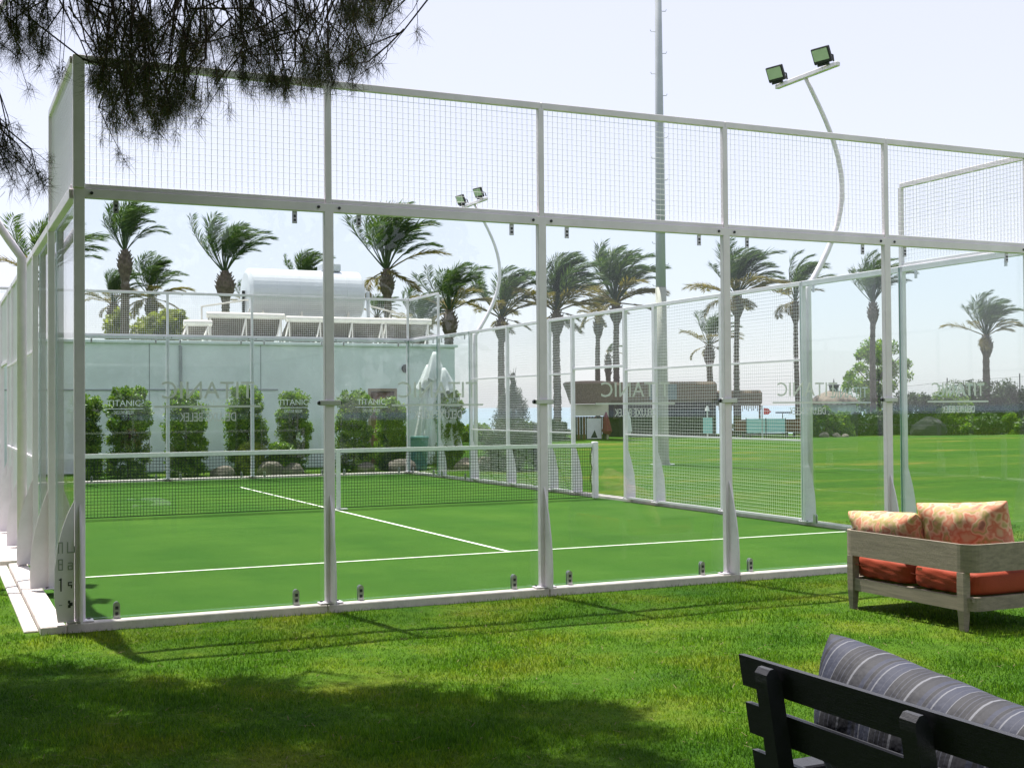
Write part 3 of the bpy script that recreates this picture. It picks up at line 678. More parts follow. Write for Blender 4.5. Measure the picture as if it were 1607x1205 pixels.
# ------------------------------------------------------------------ palms
WIND = 1.0
def frond(az, el, L, seed, mat, wind=1.0, stiff=1.0):
    rg = np.random.default_rng(seed); N = 15; st = L/N
    d = np.array([math.cos(az)*math.cos(el), math.sin(az)*math.cos(el), math.sin(el)]); p = np.zeros(3); pts = [p.copy()]; dirs = [d.copy()]
    for i in range(N):
        s = i/N
        d = d+np.array([.135*wind*(.05+1.5*s*s+.2*s), .0, -.10*(.05+1.9*s*s)/stiff]); d = d/np.linalg.norm(d); p = p+d*st; pts.append(p.copy()); dirs.append(d.copy())
    pts = np.array(pts); dirs = np.array(dirs)
    M = 54; V = []
    for k in range(M):
        s = .36+.64*k/(M-1); f = s*N; i = min(int(f), N-1); u = f-i; q = pts[i]*(1-u)+pts[i+1]*u; t_ = dirs[i]
        side = np.cross(t_, [0, 0, 1.]); nn = np.linalg.norm(side)
        side = side/nn if nn > .15 else np.array([0, 1., 0])
        nrm = np.cross(side, t_)
        ll = L*.225*(math.sin(math.pi*min(1, max(0, (s-.3)/.74*.88+.1)))**.6)*rg.uniform(.8, 1.1)+.08
        for sg in (-1, 1):
            dr = unit(side*sg*.62+t_*.75+nrm*rg.uniform(-.05, .35)+np.array([.30*wind, 0, -.22])+rg.normal(0, .07, 3))
            wv = unit(np.cross(dr, nrm+rg.normal(0, .5, 3)))*.019
            tip = q+dr*ll+np.array([.03*wind, 0, -.06*ll]); mid = q+dr*ll*.45
            V += [q-wv*.5, mid-wv, tip, mid+wv]
    b = MB(); b.tube([tuple(x) for x in pts[::3]], [.035-.03*k/6 for k in range(6)], 4, cap=False)
    nv = len(b.v); V = np.array(V); b.v += [tuple(x) for x in V]; k = len(V)//4
    b.f += [(nv+4*i, nv+4*i+1, nv+4*i+2, nv+4*i+3) for i in range(k)]; b.m += [0]*k
    me = bpy.data.meshes.new('frond'); me.from_pydata(b.v, [], b.f); me.materials.append(mat); me.update(); return me
LIB = {}
NAZ = 10; ELS = [(86, PALMG, 2.8), (76, PALMG, 3.05), (64, PALMG, 3.1), (50, PALMG, 3.0), (28, PALMD, 2.7), (-12, PALMD, 2.0)]
for a in range(NAZ):
    for e, (el, mt, L) in enumerate(ELS):
        LIB[a, e] = frond(2*math.pi*(a+.37*e)/NAZ, R(el), L, a*10+e, mt, 1.0 if e < 4 else .8)
def trunkmesh(h, r0, r1, seed, skirt=.34):
    rg = np.random.default_rng(seed); pts = []; rad = []; z = 0; lean = rg.uniform(-.02, .02)
    while z < h-.9:
        u = z/h; r = r0+(r1-r0)*u; j = rg.uniform(.93, 1.07)
        pts += [(lean*z+.02*math.sin(z), 0, z), (lean*z+.02*math.sin(z), 0, z+.11)]; rad += [r*j*1.06, r*j*.93]; z += .16
    b = MB(); b.tube(pts+[(lean*z, 0, h-.5)], rad+[r1*1.1], 10)
    c = MB(); x0 = lean*h
    zz = [h-1.15, h-1.0, h-.8, h-.55, h-.3, h-.05, h+.2]; rr = [r1*1.1, r1*1.25, skirt*.85, skirt, skirt*.93, skirt*.62, skirt*.35]
    c.tube([(x0, 0, q) for q in zz], rr, 10)
    for k in range(46):
        a = k*2.4; q = h-1.0+1.1*k/46; r = np.interp(q, zz, rr)
        c.tube([(x0+r*.8*math.cos(a), r*.8*math.sin(a), q-.03), (x0+(r+.07)*math.cos(a), (r+.07)*math.sin(a), q+.16)], [.05, .018], 4)
    return b.mesh('trunk', BARK, True), c.mesh('leaf_bases', BARK), x0
def palm(px, pyc, dist, label, R_=1., dens=.85, dry=.7, seed=0, r=.17, skirt=.33, tuft=1.0, upright=0):
    top = P(px, pyc, dist); base = (top[0], top[1], -.1); h = top[2]+.1
    t = thing('palm_tree', label, 'palm tree', base, -YAW, 'wind-blown date palms')
    tm, cm_, x0 = trunkmesh(h, r*1.05, r*.82, seed, skirt*.9); put('trunk', tm, t); put('leaf_bases', cm_, t)
    rg = random.Random(seed*13+5)
    for (a, e), me in LIB.items():
        if e >= 4 and rg.random() > dry: continue
        if e < 4 and rg.random() > dens*.82: continue
        if e == 5 and rg.random() > .45: continue
        if upright and e >= 3: continue
        sc = R_*.88*rg.uniform(.78, 1.15)*(tuft if e < 2 else 1)
        put('frond', me, t, (x0, 0, h+.02*e), (R(rg.uniform(-6, 6)), R(rg.uniform(-8, 6)), R(rg.uniform(-24, 24))), (sc, sc, sc))
PL = [  # px, py of the crown's foot, distance, label, size, density, dry fronds
 (196, 398, 58, 'palm with spreading crown just right of the front left corner post', .95, .75, .0, .22, .36),
 (356, 432, 56, 'palm with fat trunk top above the left solar collectors', .98, .85, .0, .2, .46),
 (612, 428, 57, 'big palm right of the white water tank', 1.2, .9, .25, .2, .36),
 (702, 492, 60, 'palm with fat dark trunk top behind the right end of the white building', 1.0, .85, .7, .25, .42),
 (785, 502, 66, 'olive palm just left of the third front post', 1.12, .85, 1., .2, .36),
 (873, 492, 66, 'palm right of the third front post with a flared collar under its crown', 1.25, .95, 1., .22, .42),
 (966, 478, 72, 'tallest bushy palm left of the grey mast', 1.35, 1., 1., .2, .42),
 (955, 560, 75, 'dark second trunk of the palm clump left of the mast, its small crown low', .4, .4, .4, .18, .2),
 (936, 500, 74, 'small yellowish palm left of the bushy palm clump', .72, .6, 1., .16, .3),
 (1153, 468, 70, 'dark-crowned palm behind the fourth front post', 1.2, .9, .8, .17, .38),
 (1115, 545, 74, 'low pale palm left of the fourth front post', .85, .6, .5, .2, .34),
 (1250, 476, 72, 'palm behind the wide post of the right side wall, crown at the rail', 1.1, .6, .4, .15, .3),
 (1367, 478, 72, 'slim palm beside the leafy tree near the right corner of the court', 1.12, .95, .0, .17, .33),
 (1546, 530, 74, 'isolated palm above the hedge at the far right', .98, .95, .6, .22, .38),
 (236, 470, 70, 'small palm low behind the far mesh, right of the corner palm', .95, .85, .8, .22, .4),
 (392, 482, 62, 'narrow upright palm just left of the water tank', .55, .9, .5, .18, .3),
 (474, 450, 72, 'palm showing only its top above the water tank', .85, .7, 0., .2, .3),
 (70, 440, 50, 'palm mostly hidden behind the posts of the left side wall', 1.1, .8, .4, .2, .33),
 (662, 520, 66, 'grey-green small palm behind the far mesh corner', .85, .9, .8, .22, .36),
 (180, 480, 68, 'brownish dry palm left of the yellow-green bush', .8, .5, 1., .22, .4),
 (590, 500, 72, 'small palm peeping out below the big palm right of the tank', .6, .7, .5, .2, .3)]
for i, p in enumerate(PL): palm(p[0], p[1], p[2], p[3], p[4], p[5], p[6], i+1, p[7], p[8])
# yellow-green bush behind the building
q = P(232, 505, 60); mound('bush', [(q[0]-1.0, q[1], q[2]-.4, 1.0), (q[0]+.2, q[1], q[2]-.1, 1.1), (q[0]+1.2, q[1], q[2]-.3, .9), (q[0], q[1], 1.8, 1.5)], 'yellow-green bush behind the far left mesh', 'bush', YSHRUB, 6000, .28)

# ------------------------------------------------------------------ beach bar, huts, beach things
def frame_at(px, dist): q = P(px, 640, dist); return (q[0], q[1], -.1)
hz = -YAW-.1
t = thing('thatched_hut', 'small hut with basket-shaped thatched roof beside the beach bar', 'hut', frame_at(926, 66), hz)
b = MB(); prof = [(0, 1.05, 1.9), (0, 1.25, 2.5), (0, 1.42, 2.95), (0, 1.3, 3.05), (0, .5, 3.1)]
b.tube([(0, 0, z) for _, r, z in prof], [r for _, r, z in prof], 22); put('thatched_roof', b.mesh('thatched_roof', THATCH), t)
b = MB(); b.box(-.9, .95, -.7, -.62, 1.28, 1.88, bev=.01); put('sign_board', b.mesh('sign_board', CREAM), t)
b = MB()
for x in (-.85, .9):
    for y in (-.6, .6): b.box(x-.05, x+.05, y-.05, y+.05, 0, 1.95)
put('frame', b.mesh('frame', CREAM), t)
for k in range(12):
    x = -.8+k*.145; b = MB(); b.box(x, x+.135, -.55, -.52, .05, 1.25); put('plank', b.mesh('plank', BROWN if k % 2 else WOODD), t)
b = MB(); b.box(-.15, .6, -.62, -.58, .1, 1.15); b.prism([(.05, .15), (.4, .15), (.25, .55)], 1, -.628, -.622, 1); put('poster', b.mesh('poster', [CANV, DARK]), t)
t = thing('beach_bar', 'long low beach bar with thatched roof and dark open front beyond the lawn', 'beach bar', frame_at(1065, 70), hz)
b = MB(); b.box(-4.3, 2.1, -.2, 3.4, 1.95, 3.1, bev=.15); put('thatched_roof', b.mesh('thatched_roof', THATCH), t)
b = MB(); b.box(2.15, 4.6, .2, 3.2, 1.75, 2.6, bev=.15); put('lower_roof', b.mesh('lower_roof', THATCH), t)
b = MB(); b.box(-1.6, -.1, -.24, -.21, 2.1, 2.95); put('sign_board', b.mesh('sign_board', plain('grey_board', (.25, .3, .32))), t)
b = MB(); b.box(-4.1, 2.0, 2.9, 3.1, 0, 1.95); b.box(-4.1, 2.0, .35, .45, 0, 1.0); b.box(-4.15, 2.05, .25, .5, 1.002, 1.06); put('bar_counter', b.mesh('bar_counter', WOODD), t)
for k in range(8):
    x = -4.1+k*.87; b = MB(); b.box(x-.06, x+.06, -.05, .07, 0, 1.96); put('post', b.mesh('post', WOODD), t)
for x in (2.3, 3.4, 4.45):
    b = MB(); b.box(x-.05, x+.05, .3, .4, 0, 1.78); put('post', b.mesh('post', BROWN), t)
b = MB()
for k in range(24): x = 2.2+k*.1; b.box(x, x+.04, .22, .25, 1.5+.08*math.sin(k*2.3), 1.76)
put('thatch_fringe', b.mesh('thatch_fringe', THATCH), t)
for k in range(14):
    x = 2.3+(k % 7)*.32; z = .1+.35*(k//7); b = MB(); b.box(x, x+.26, .6, .66, z, z+.3); put('crate_front', b.mesh('crate_front', BROWN if k % 3 else CREAM), t)
def simple(name, label, cat, px, dist, parts, group=None):
    t = thing(name, label, cat, frame_at(px, dist), hz, group)
    for pn, fn, mt in parts:
        b = MB(); fn(b); put(pn, b.mesh(pn, mt), t)
    return t
simple('beach_umbrella', 'closed maroon beach umbrella left of the bar front', 'umbrella', 951, 65, [('pole', lambda b: b.tube([(0, 0, 0), (0, 0, 1.5)], .025, 6), WOODD), ('canopy', lambda b: b.tube([(0, 0, .35), (.05, 0, .5), (0, 0, 1.1), (0, 0, 1.45)], [.2, .26, .16, .04], 9), MAROON)], 'closed beach umbrellas')
simple('beach_umbrella', 'closed white beach umbrella before the bar, left of the mast', 'umbrella', 985, 65, [('pole', lambda b: b.tube([(0, 0, 0), (0, 0, 1.6)], .025, 6), WOODD), ('canopy', lambda b: b.tube([(0, 0, .3), (.03, 0, .5), (0, 0, 1.1), (0, 0, 1.5)], [.12, .18, .16, .04], 9), CANV)], 'closed beach umbrellas')
simple('towel_stand', 'cyan towel hanging on a stand before the dark bar front', 'towel stand', 1110, 64, [('towel', lambda b: b.box(-.22, .25, -.03, .03, .35, 1.15, bev=.01), CYAN), ('stand', lambda b: (b.tube([(0, .04, 0), (0, .04, 1.5)], .03, 6), b.tube([(0, .04, 1.5), (0, .04, 1.75)], [.12, .05], 8), b.box(-.2, .2, -.1, .18, 0, .05)), CANV)])
for k, (px, lb) in enumerate(((1186, 'left pale blue fabric screen standing right of the beach bar'), (1217, 'right pale blue fabric screen beside the red flag'))):
    simple('fabric_screen', lb, 'screen', px, 66, [('cloth', lambda b: b.box(-.48, .48, -.02, .02, .32, 1.05), CYAN), ('frame', lambda b: (b.box(-.52, -.485, -.03, .03, 0, 1.1), b.box(.485, .52, -.03, .03, 0, 1.1), b.box(-.482, .482, -.03, .03, .22, .30)), DARK)], 'pale blue fabric screens')
simple('flag', 'small red pennant on a short pole right of the beach bar', 'flag', 1196, 65, [('pole', lambda b: b.tube([(0, 0, 0), (0, 0, 1.75)], .03, 6), STEEL2), ('cloth', lambda b: b.prism([(.08, 1.62), (.3, 1.6), (.46, 1.43), (.3, 1.28), (.08, 1.27)], 1, -.01, .01), REDC)])
for k, (px, lb) in enumerate(((1160, 'dark slatted beach chair at the right end of the bar'), (1172, 'beach chair next to the left blue screen'), (1240, 'brown beach chair right of the blue screens'), (1252, 'rightmost brown beach chair by the wide side wall post'))):
    simple('beach_chair', lb, 'beach chair', px, 67, [('seat', lambda b: b.box(-.2, .2, -.3, .25, .32, .38), WOODD), ('backrest', lambda b: b.prism([(.22, .38), (.27, .38), (.42, 1.0), (.37, 1.0)], 0, -.2, .2), BROWN), ('legs', lambda b: [b.box(x, x+.05, y, y+.05, 0, .32) for x in (-.2, .15) for y in (-.28, .2)], WOODD)], 'beach chairs by the bar')
simple('sun_shade', 'thin dark flat sunshade on a post right of the red flag', 'sunshade', 1228, 67, [('top', lambda b: b.box(-.35, .45, -.3, .3, 1.33, 1.4), DARK), ('pole', lambda b: b.tube([(0, 0, 0), (0, 0, 1.33)], .025, 6), DARK)])
# gazebo
t = thing('gazebo', 'round glass-walled gazebo with brown shingled roof and small cupola', 'gazebo', frame_at(1309, 72), hz); t.scale = (.80, .80, .85)
b = MB(); b.tube([(0, 0, z) for z in (2.1, 2.14, 2.4, 2.65, 2.85, 3.0)], [1.75, 1.8, 1.62, 1.3, .85, .38], 12); put('roof', b.mesh('roof', SHINGLE), t)
b = MB(); b.tube([(0, 0, z) for z in (3.0, 3.35, 3.38, 3.5)], [.3, .36, .5, .05], 8); b.tube([(0, 0, 3.5), (0, 0, 3.8)], [.06, .02], 6); put('cupola', b.mesh('cupola', DARK), t)
for k in range(12):
    a = 2*math.pi*k/12; put('post', cached('gz', lambda: (lambda b: (b.box(-.05, .05, -.05, .05, 0, 2.1), b.mesh('post', GAZW))[1])(MB())), t, (1.45*math.cos(a), 1.45*math.sin(a), 0), (0, 0, a))
    put('pane', cached('gzp', lambda: (lambda b: (b.box(-.012, .012, -.32, .32, .1, 2.05), b.mesh('pane', plain('pale_curtained_glass', (.55, .68, .62), .15)))[1])(MB())), t, (1.4*math.cos(a+math.pi/12), 1.4*math.sin(a+math.pi/12), 0), (0, 0, a+math.pi/12))
b = MB(); b.tube([(0, 0, 1.9), (0, 0, 2.08)], 1.52, 24); put('eaves_beam', b.mesh('eaves_beam', GAZW), t)
# leafy tree behind slim palm
def broad_tree(px, pyb, dist, h, wd, label, mat, seed):
    rg = np.random.default_rng(seed); q = P(px, 640, dist); t = thing('leafy_tree', label, 'tree', (q[0], q[1], -.1), -YAW)
    cc = []; sp = []
    for i in range(60):
        z = h*(.22+.75*rg.random()); f = math.sin(math.pi*min(.97, max(.06, (z/h-.12)/.95)))**.6; a = rg.uniform(0, 6.28); r = wd/2*f*math.sqrt(rg.random())
        cc.append((r*math.cos(a), r*math.sin(a), z)); sp.append(rg.uniform(.25, .55))
    put('crown', leaves(cc, sp, 11000, .2, mat, rng=rg), t, kind='stuff')
    b = MB(); b.tube([(0, 0, 0), (.1, 0, h*.3), (0, 0, h*.75)], [.16, .11, .03], 8)
    for k in range(9): a = k*.7; b.tube([(0, 0, h*(.2+.05*k)), (wd*.33*math.cos(a), wd*.33*math.sin(a), h*(.45+.05*k))], [.06, .015], 5)
    put('trunk', b.mesh('trunk', BARK2), t)
broad_tree(1378, 640, 76, 5.5, 4.4, 'bright leafy tree behind the slim palm near the right corner of the court', SHRUB, 3)
def hedge(px, dist, hpx, wpx, label, mat, seed, cat='shrub'):
    q = P(px, 640, dist); s = dist/F; h = (686-hpx)*s; wd = wpx*s; rg = np.random.default_rng(seed)
    pts = []
    for k in range(9): o_ = ((k+.5)/9-.5)*wd*.95+rg.uniform(-.1, .1); hh = h*(rg.uniform(.5, .72) if k % 2 else .28); pts.append((q[0]+RT[0]*o_, q[1]+RT[1]*o_+rg.uniform(-.4, .4), hh-.1, h*.3+.06*wd))
    mound('hedge_shrub', pts, label, cat, mat, 9000, .17, 'shrubs of the far hedge')
HD = [(1300, 68, 640, 60, 'bright green shrub below the gazebo', SHRUB), (1345, 69, 648, 80, 'low dark hedge shrub right of the gazebo', DSHRUB),
 (1395, 70, 640, 60, 'dark shrub at the foot of the slim palm', DSHRUB), (1440, 72, 622, 70, 'rounded green shrub right of the side wall edge glass', DSHRUB),
 (1480, 72, 618, 70, 'mid green shrub under the chain fence post', SHRUB), (1525, 74, 602, 70, 'tall shrub left of the isolated palm foot', DSHRUB),
 (1568, 74, 604, 70, 'tall dark shrub right of the isolated palm foot', DSHRUB), (1610, 73, 606, 70, 'shrub at the right edge of the photo', DSHRUB),
 (1500, 69, 645, 80, 'low front shrub below the rightmost lettering', SHRUB), (1560, 69, 648, 80, 'low front shrub below the isolated palm', DSHRUB), (1615, 69, 650, 70, 'low front shrub at the right frame edge', SHRUB),
 (742, 62, 655, 50, 'yellow-green shrub left of the conical conifer', SHRUB), (868, 64, 655, 40, 'low shrub right of the conical conifer', DSHRUB), (835, 66, 655, 50, 'low shrub behind the conical conifer', SHRUB),
 (1660, 72, 615, 90, 'hedge shrub just outside the right of the photo', DSHRUB)]
for i, (px, ds, hp, wp, lb, mt) in enumerate(HD): hedge(px, ds, hp, wp, lb, mt, i+70)
q = P(1455, 640, 68.5); boulder(q[0], q[1], 1.05, 'large dark mound of rock beneath the hedge at the right', .7, 11, plain('dark_rock', (.06, .055, .06), .95, vary=.2, bmp=.6, bscale=8))
for i, (px, lb) in enumerate(((1293, 'pale rock left of the gazebo shrub'), (1312, 'pale rock below the gazebo'), (1326, 'small rock right of the gazebo'))):
    q = P(px, 640, 66); boulder(q[0], q[1], .28-.04*i, lb, .8, 20+i)
# tall chain-link fence
fq0 = P(1420, 640, 82); fq1 = P(1487, 640, 80); fq2 = P(1601, 640, 78); fq3 = P(1720, 640, 76)
t = thing('tall_fence', 'tall thin net fence with steel posts behind the hedge at the right', 'fence', (fq1[0], fq1[1], -.1))
for q, z in ((fq1, 3.4), (fq2, 3.6), (fq3, 3.7)):
    b = MB(); b.tube([(q[0]-fq1[0], q[1]-fq1[1], 0), (q[0]-fq1[0], q[1]-fq1[1], z)], .035, 6); put('post', b.mesh('post', DARK), t)
b = MB(); a_ = fq0-fq1
for (p0, z0, p1, z1) in ((fq0, 2.9, fq1, 3.15), (fq1, 3.15, fq2, 3.4), (fq2, 3.4, fq3, 3.5)):
    pa, pb = p0-fq1, p1-fq1; n_ = 30
    b.tube([(pa[0], pa[1], z0), (pb[0], pb[1], z1)], .010, 4)
    for k in range(n_+1): u = k/n_; c = pa*(1-u)+pb*u; b.tube([(c[0], c[1], 1), (c[0], c[1], z0*(1-u)+z1*u)], .002, 3, cap=False)
    for k in range(16): z = 1+k*.15; b.tube([(pa[0], pa[1], z), (pb[0], pb[1], z)], .002, 3, cap=False)
put('fence_net', b.mesh('fence_net', DARK), t, kind='stuff')
b = MB(); pa = P(1424, 640, 80)-fq1; pb = P(1443, 640, 80)-fq1; b.tube([(pa[0], pa[1], 2.2), (pb[0], pb[1], 1.0)], .06, 6); b.tube([(pb[0], pb[1], 1.7), (pb[0], pb[1], 0)], .06, 6); put('brace', b.mesh('brace', DARK), t)
# flat tarp-covered frame lying on the lawn
g = PG(1562, 735); t = thing('ground_frame', 'flat dark green frame lying on the lawn at the right', 'ground frame', (g[0], g[1], -.1), .55)
b = MB(); b.box(-.5, .6, -1.0, 1.0, 0, .04, bev=.01); put('sheet', b.mesh('sheet', TARP), t)
b = MB(); b.box(-.56, -.505, -1.06, 1.06, 0, .05); b.box(.605, .66, -1.06, 1.06, 0, .05); put('edge', b.mesh('edge', COLL), t)

# unseen foliage screen added behind the viewer to darken glass reflections and block sky
def belt():
    cc = []; sp = []
    for i in range(420):
        a = RNG.uniform(-1.6, 2.1); r = RNG.uniform(8, 12); h = RNG.uniform(.3, 6.5+1.5*math.sin(a*7))
        cc.append((-1-r*math.sin(YAW+a), -10-r*math.cos(YAW+a), h)); sp.append(RNG.uniform(.6, 1.2))
    o = put('unseen_tree_screen', leaves(cc, sp, 42000, .42, DSHRUB), kind='stuff'); tag(o, 'unseen belt of dark foliage added behind the viewer to block sky and darken the glass reflections', 'trees')
belt()
# ------------------------------------------------------------------ cushions
def cushion(lx, ly, lz, n=3.2, seg=20, puff=.12, wr=.006, seed=0, name='cushion', mat=None, pinch=.0):
    """soft rounded box centred at origin"""
    bm = bmesh.new(); bmesh.ops.create_cube(bm, size=2); bmesh.ops.subdivide_edges(bm, edges=bm.edges, cuts=seg-1, use_grid_fill=True)
    rg = np.random.default_rng(seed); ph = rg.uniform(0, 6, 8)
    for v in bm.verts:
        x, y, z = v.co; m_ = max(abs(x), abs(y), abs(z)); l = (abs(x)**n+abs(y)**n+abs(z)**n)**(1/n); k = m_/l if l else 1
        k = 1-(1-k)*.95; p = Vector((x*k, y*k, z*k))
        th = 1-pinch*(abs(y)**3*abs(z)**1.5+abs(y)**6*.5)
        w_ = wr*(math.sin(9*y+4*z+ph[0])+math.sin(13*z-7*y+ph[1])+.7*math.sin(21*y+ph[2])*abs(z)**2)
        bul = puff*(1-y*y)*(1-z*z)
        v.co = Vector((p.x*(lx/2)*th*(1+bul)+w_*(1 if x > 0 else -1), p.y*ly/2*(1-.04*z*z), p.z*lz/2*(1-.06*y*y*pinch*3)+w_*.5))
    me = bpy.data.meshes.new(name); bm.to_mesh(me); bm.free(); me.materials.append(mat)
    me.polygons.foreach_set('use_smooth', [True]*len(me.polygons)); return me

# ------------------------------------------------------------------ teak sofa
def sofa_teak():
    t = thing('teak_sofa', 'weathered grey wooden sofa with orange seat cushions standing on the lawn', 'sofa', (5.926, -2.54, -.03)); t.scale = (.9715,)*3
    L = .75; Dp = 1.0; rc = .13
    def band(z0, z1, off, tk, name):
        pts = []; 
        def arc(cx, cy, a0, a1, r): return [(cx+r*math.cos(a0+(a1-a0)*k/7), cy+r*math.sin(a0+(a1-a0)*k/7)) for k in range(8)]
        outer = [(Dp, L+off)]+arc(rc-off, L+off-rc, R(90), R(180), rc)+arc(rc-off, -L-off+rc, R(180), R(270), rc)+[(Dp, -L-off)]
        inner = [(Dp, L+off-tk)]+arc(rc-off, L+off-rc, R(90), R(180), rc-tk)+arc(rc-off, -L-off+rc, R(180), R(270), rc-tk)+[(Dp, -L-off+tk)]
        b = MB(); n = len(outer); b.v = [(x, y, z0) for x, y in outer]+[(x, y, z1) for x, y in outer]+[(x, y, z0) for x, y in inner]+[(x, y, z1) for x, y in inner]
        for i in range(n-1):
            j = i+1
            for q in ((i, j, n+j, n+i), (2*n+j, 2*n+i, 3*n+i, 3*n+j), (n+i, n+j, 3*n+j, 3*n+i), (j, i, 2*n+i, 2*n+j)): b.f.append(q); b.m.append(0)
        b.f += [(0, n, 3*n, 2*n), (n-1, 3*n-1, 4*n-1, 2*n-1)]; b.m += [0, 0]
        me = b.mesh(name, WOODG); put(name, me, t)
        return me
    band(.46, .675, .0, .028, 'backrest_band'); band(.165, .27, -.012, .025, 'seat_rail')
    for (x, y) in ((.030, L-.12), (.030, -L+.10), (Dp-.1, L-.08), (Dp-.1, -L+.08)):
        sy = 1 if y > 0 else -1
        b = MB(); n0 = 0
        for (z0, z1, w0, w1) in ((0, .165, .044, .066), (.165, .46, .066, .072), (.46, .66, .072, .06)):
            xa, xb = x-.045, x+.045-.0
            b.prism([(y-sy*.00-w0/2*1, z0), (y+w0/2, z0), (y+w1/2, z1), (y-w1/2, z1)], 0, xa-.045+.02, xb-.045+.02) if False else None
        def leg_ring(z, w_): return [(x-w_/2, y-w_/2, z), (x+w_/2, y-w_/2, z), (x+w_/2, y+w_/2, z), (x-w_/2, y+w_/2, z)]
        zz = [(0, .046), (.165, .066), (.35, .07), (.458, .068)]; b.v = sum([leg_ring(z, w_) for z, w_ in zz], [])
        for k in range(3):
            for i in range(4): j = (i+1) % 4; b.f.append((k*4+i, k*4+j, k*4+4+j, k*4+4+i)); b.m.append(0)
        b.f += [(3, 2, 1, 0), (12, 13, 14, 15)]; b.m += [0, 0]
        put('leg', b.mesh('leg', WOODG), t)
    b = MB()
    for k in range(9): yy = -L+.06+k*(2*L-.12)/8; b.box(.05, Dp-.02, yy-.03, yy+.03, .235, .262)
    put('seat_slats', b.mesh('seat_slats', WOODG), t)
    for s in (-1, 1):
        put('seat_cushion', cushion(Dp-.1, L-.03, .2, 7, 14, .02, .0015, s+2, 'seat_cushion', ORANGE), t, (.53, s*(L-.03)/2, .365))
        b = MB(); y0, y1 = (.01, L-.04) if s > 0 else (-L+.04, -.01)
        b.tube([(.045, y0+.05, .385), (.028, y0+.12, .385), (.026, (y0+y1)/2, .385), (.028, y1-.12, .385), (.045, y1-.05, .385)], .004, 5); put('piping', b.mesh('piping', ORANGE), t)
    put('care_label', (lambda b: (b.box(.015, .018, -.22, -.16, .425, .445), b.mesh('care_label', plain('label_coral', (.75, .2, .1))))[1])(MB()), t)
sofa_teak()
def pillow(tk, ly, lz, mat, ex=2.6, pw=.42, sag=.05, seed=0, name='pillow', ny=34, nz=22, wr=.05, exy=None):
    """knife-edge pillow in the yz plane: full in the middle, thin at the seam, pointed corners"""
    rg = np.random.default_rng(seed); ph = rg.uniform(0, 6, 6); V = []; F_ = []
    for sd in (-1, 1):
        for i in range(ny+1):
            for j in range(nz+1):
                y = -1+2*i/ny; z = -1+2*j/nz; y = math.sin(y*1.45)/math.sin(1.45); z = math.sin(z*1.45)/math.sin(1.45)
                t_ = max(0, (1-abs(y)**(exy or ex))*(1-abs(z)**ex))**pw
                e_ = 1-max(abs(y), abs(z))**4
                wv = 1+wr*(math.sin(7*y*z+ph[0])+.8*math.sin(11*y+3*z+ph[1])+.6*math.sin(5*z-9*y+ph[2]))
                sq_y = 1-sag*(1-z*z); sq_z = 1-sag*1.6*(1-y*y)
                V.append((sd*tk/2*t_*wv, y*ly/2*sq_y, z*lz/2*sq_z))
    n = (ny+1)*(nz+1)
    for q in range(2):
        for i in range(ny):
            for j in range(nz):
                a_ = q*n+i*(nz+1)+j; f = (a_, a_+nz+1, a_+nz+2, a_+1); F_.append(f if q else f[::-1])
    me = bpy.data.meshes.new(name); me.from_pydata(V, [], F_); me.materials.append(mat)
    bm = bmesh.new(); bm.from_mesh(me); bmesh.ops.remove_doubles(bm, verts=bm.verts, dist=.0004); bmesh.ops.recalc_face_normals(bm, faces=bm.faces); bm.to_mesh(me); bm.free()
    me.polygons.foreach_set('use_smooth', [True]*len(me.polygons)); return me
tag(put('pillow', pillow(.30, .84, .50, FLORAL, seed=3), None, (6.19, -2.16, .565), (R(-3), R(-30), R(0))), 'floral pillow leaning low at the left end of the teak sofa', 'pillow', 'floral pillows on the teak sofa')
tag(put('pillow', pillow(.34, .73, .52, FLORAL, seed=8), None, (6.36, -2.80, .655), (R(-4), R(-16), R(24))), 'tall floral pillow propped at the right corner of the teak sofa', 'pillow', 'floral pillows on the teak sofa')

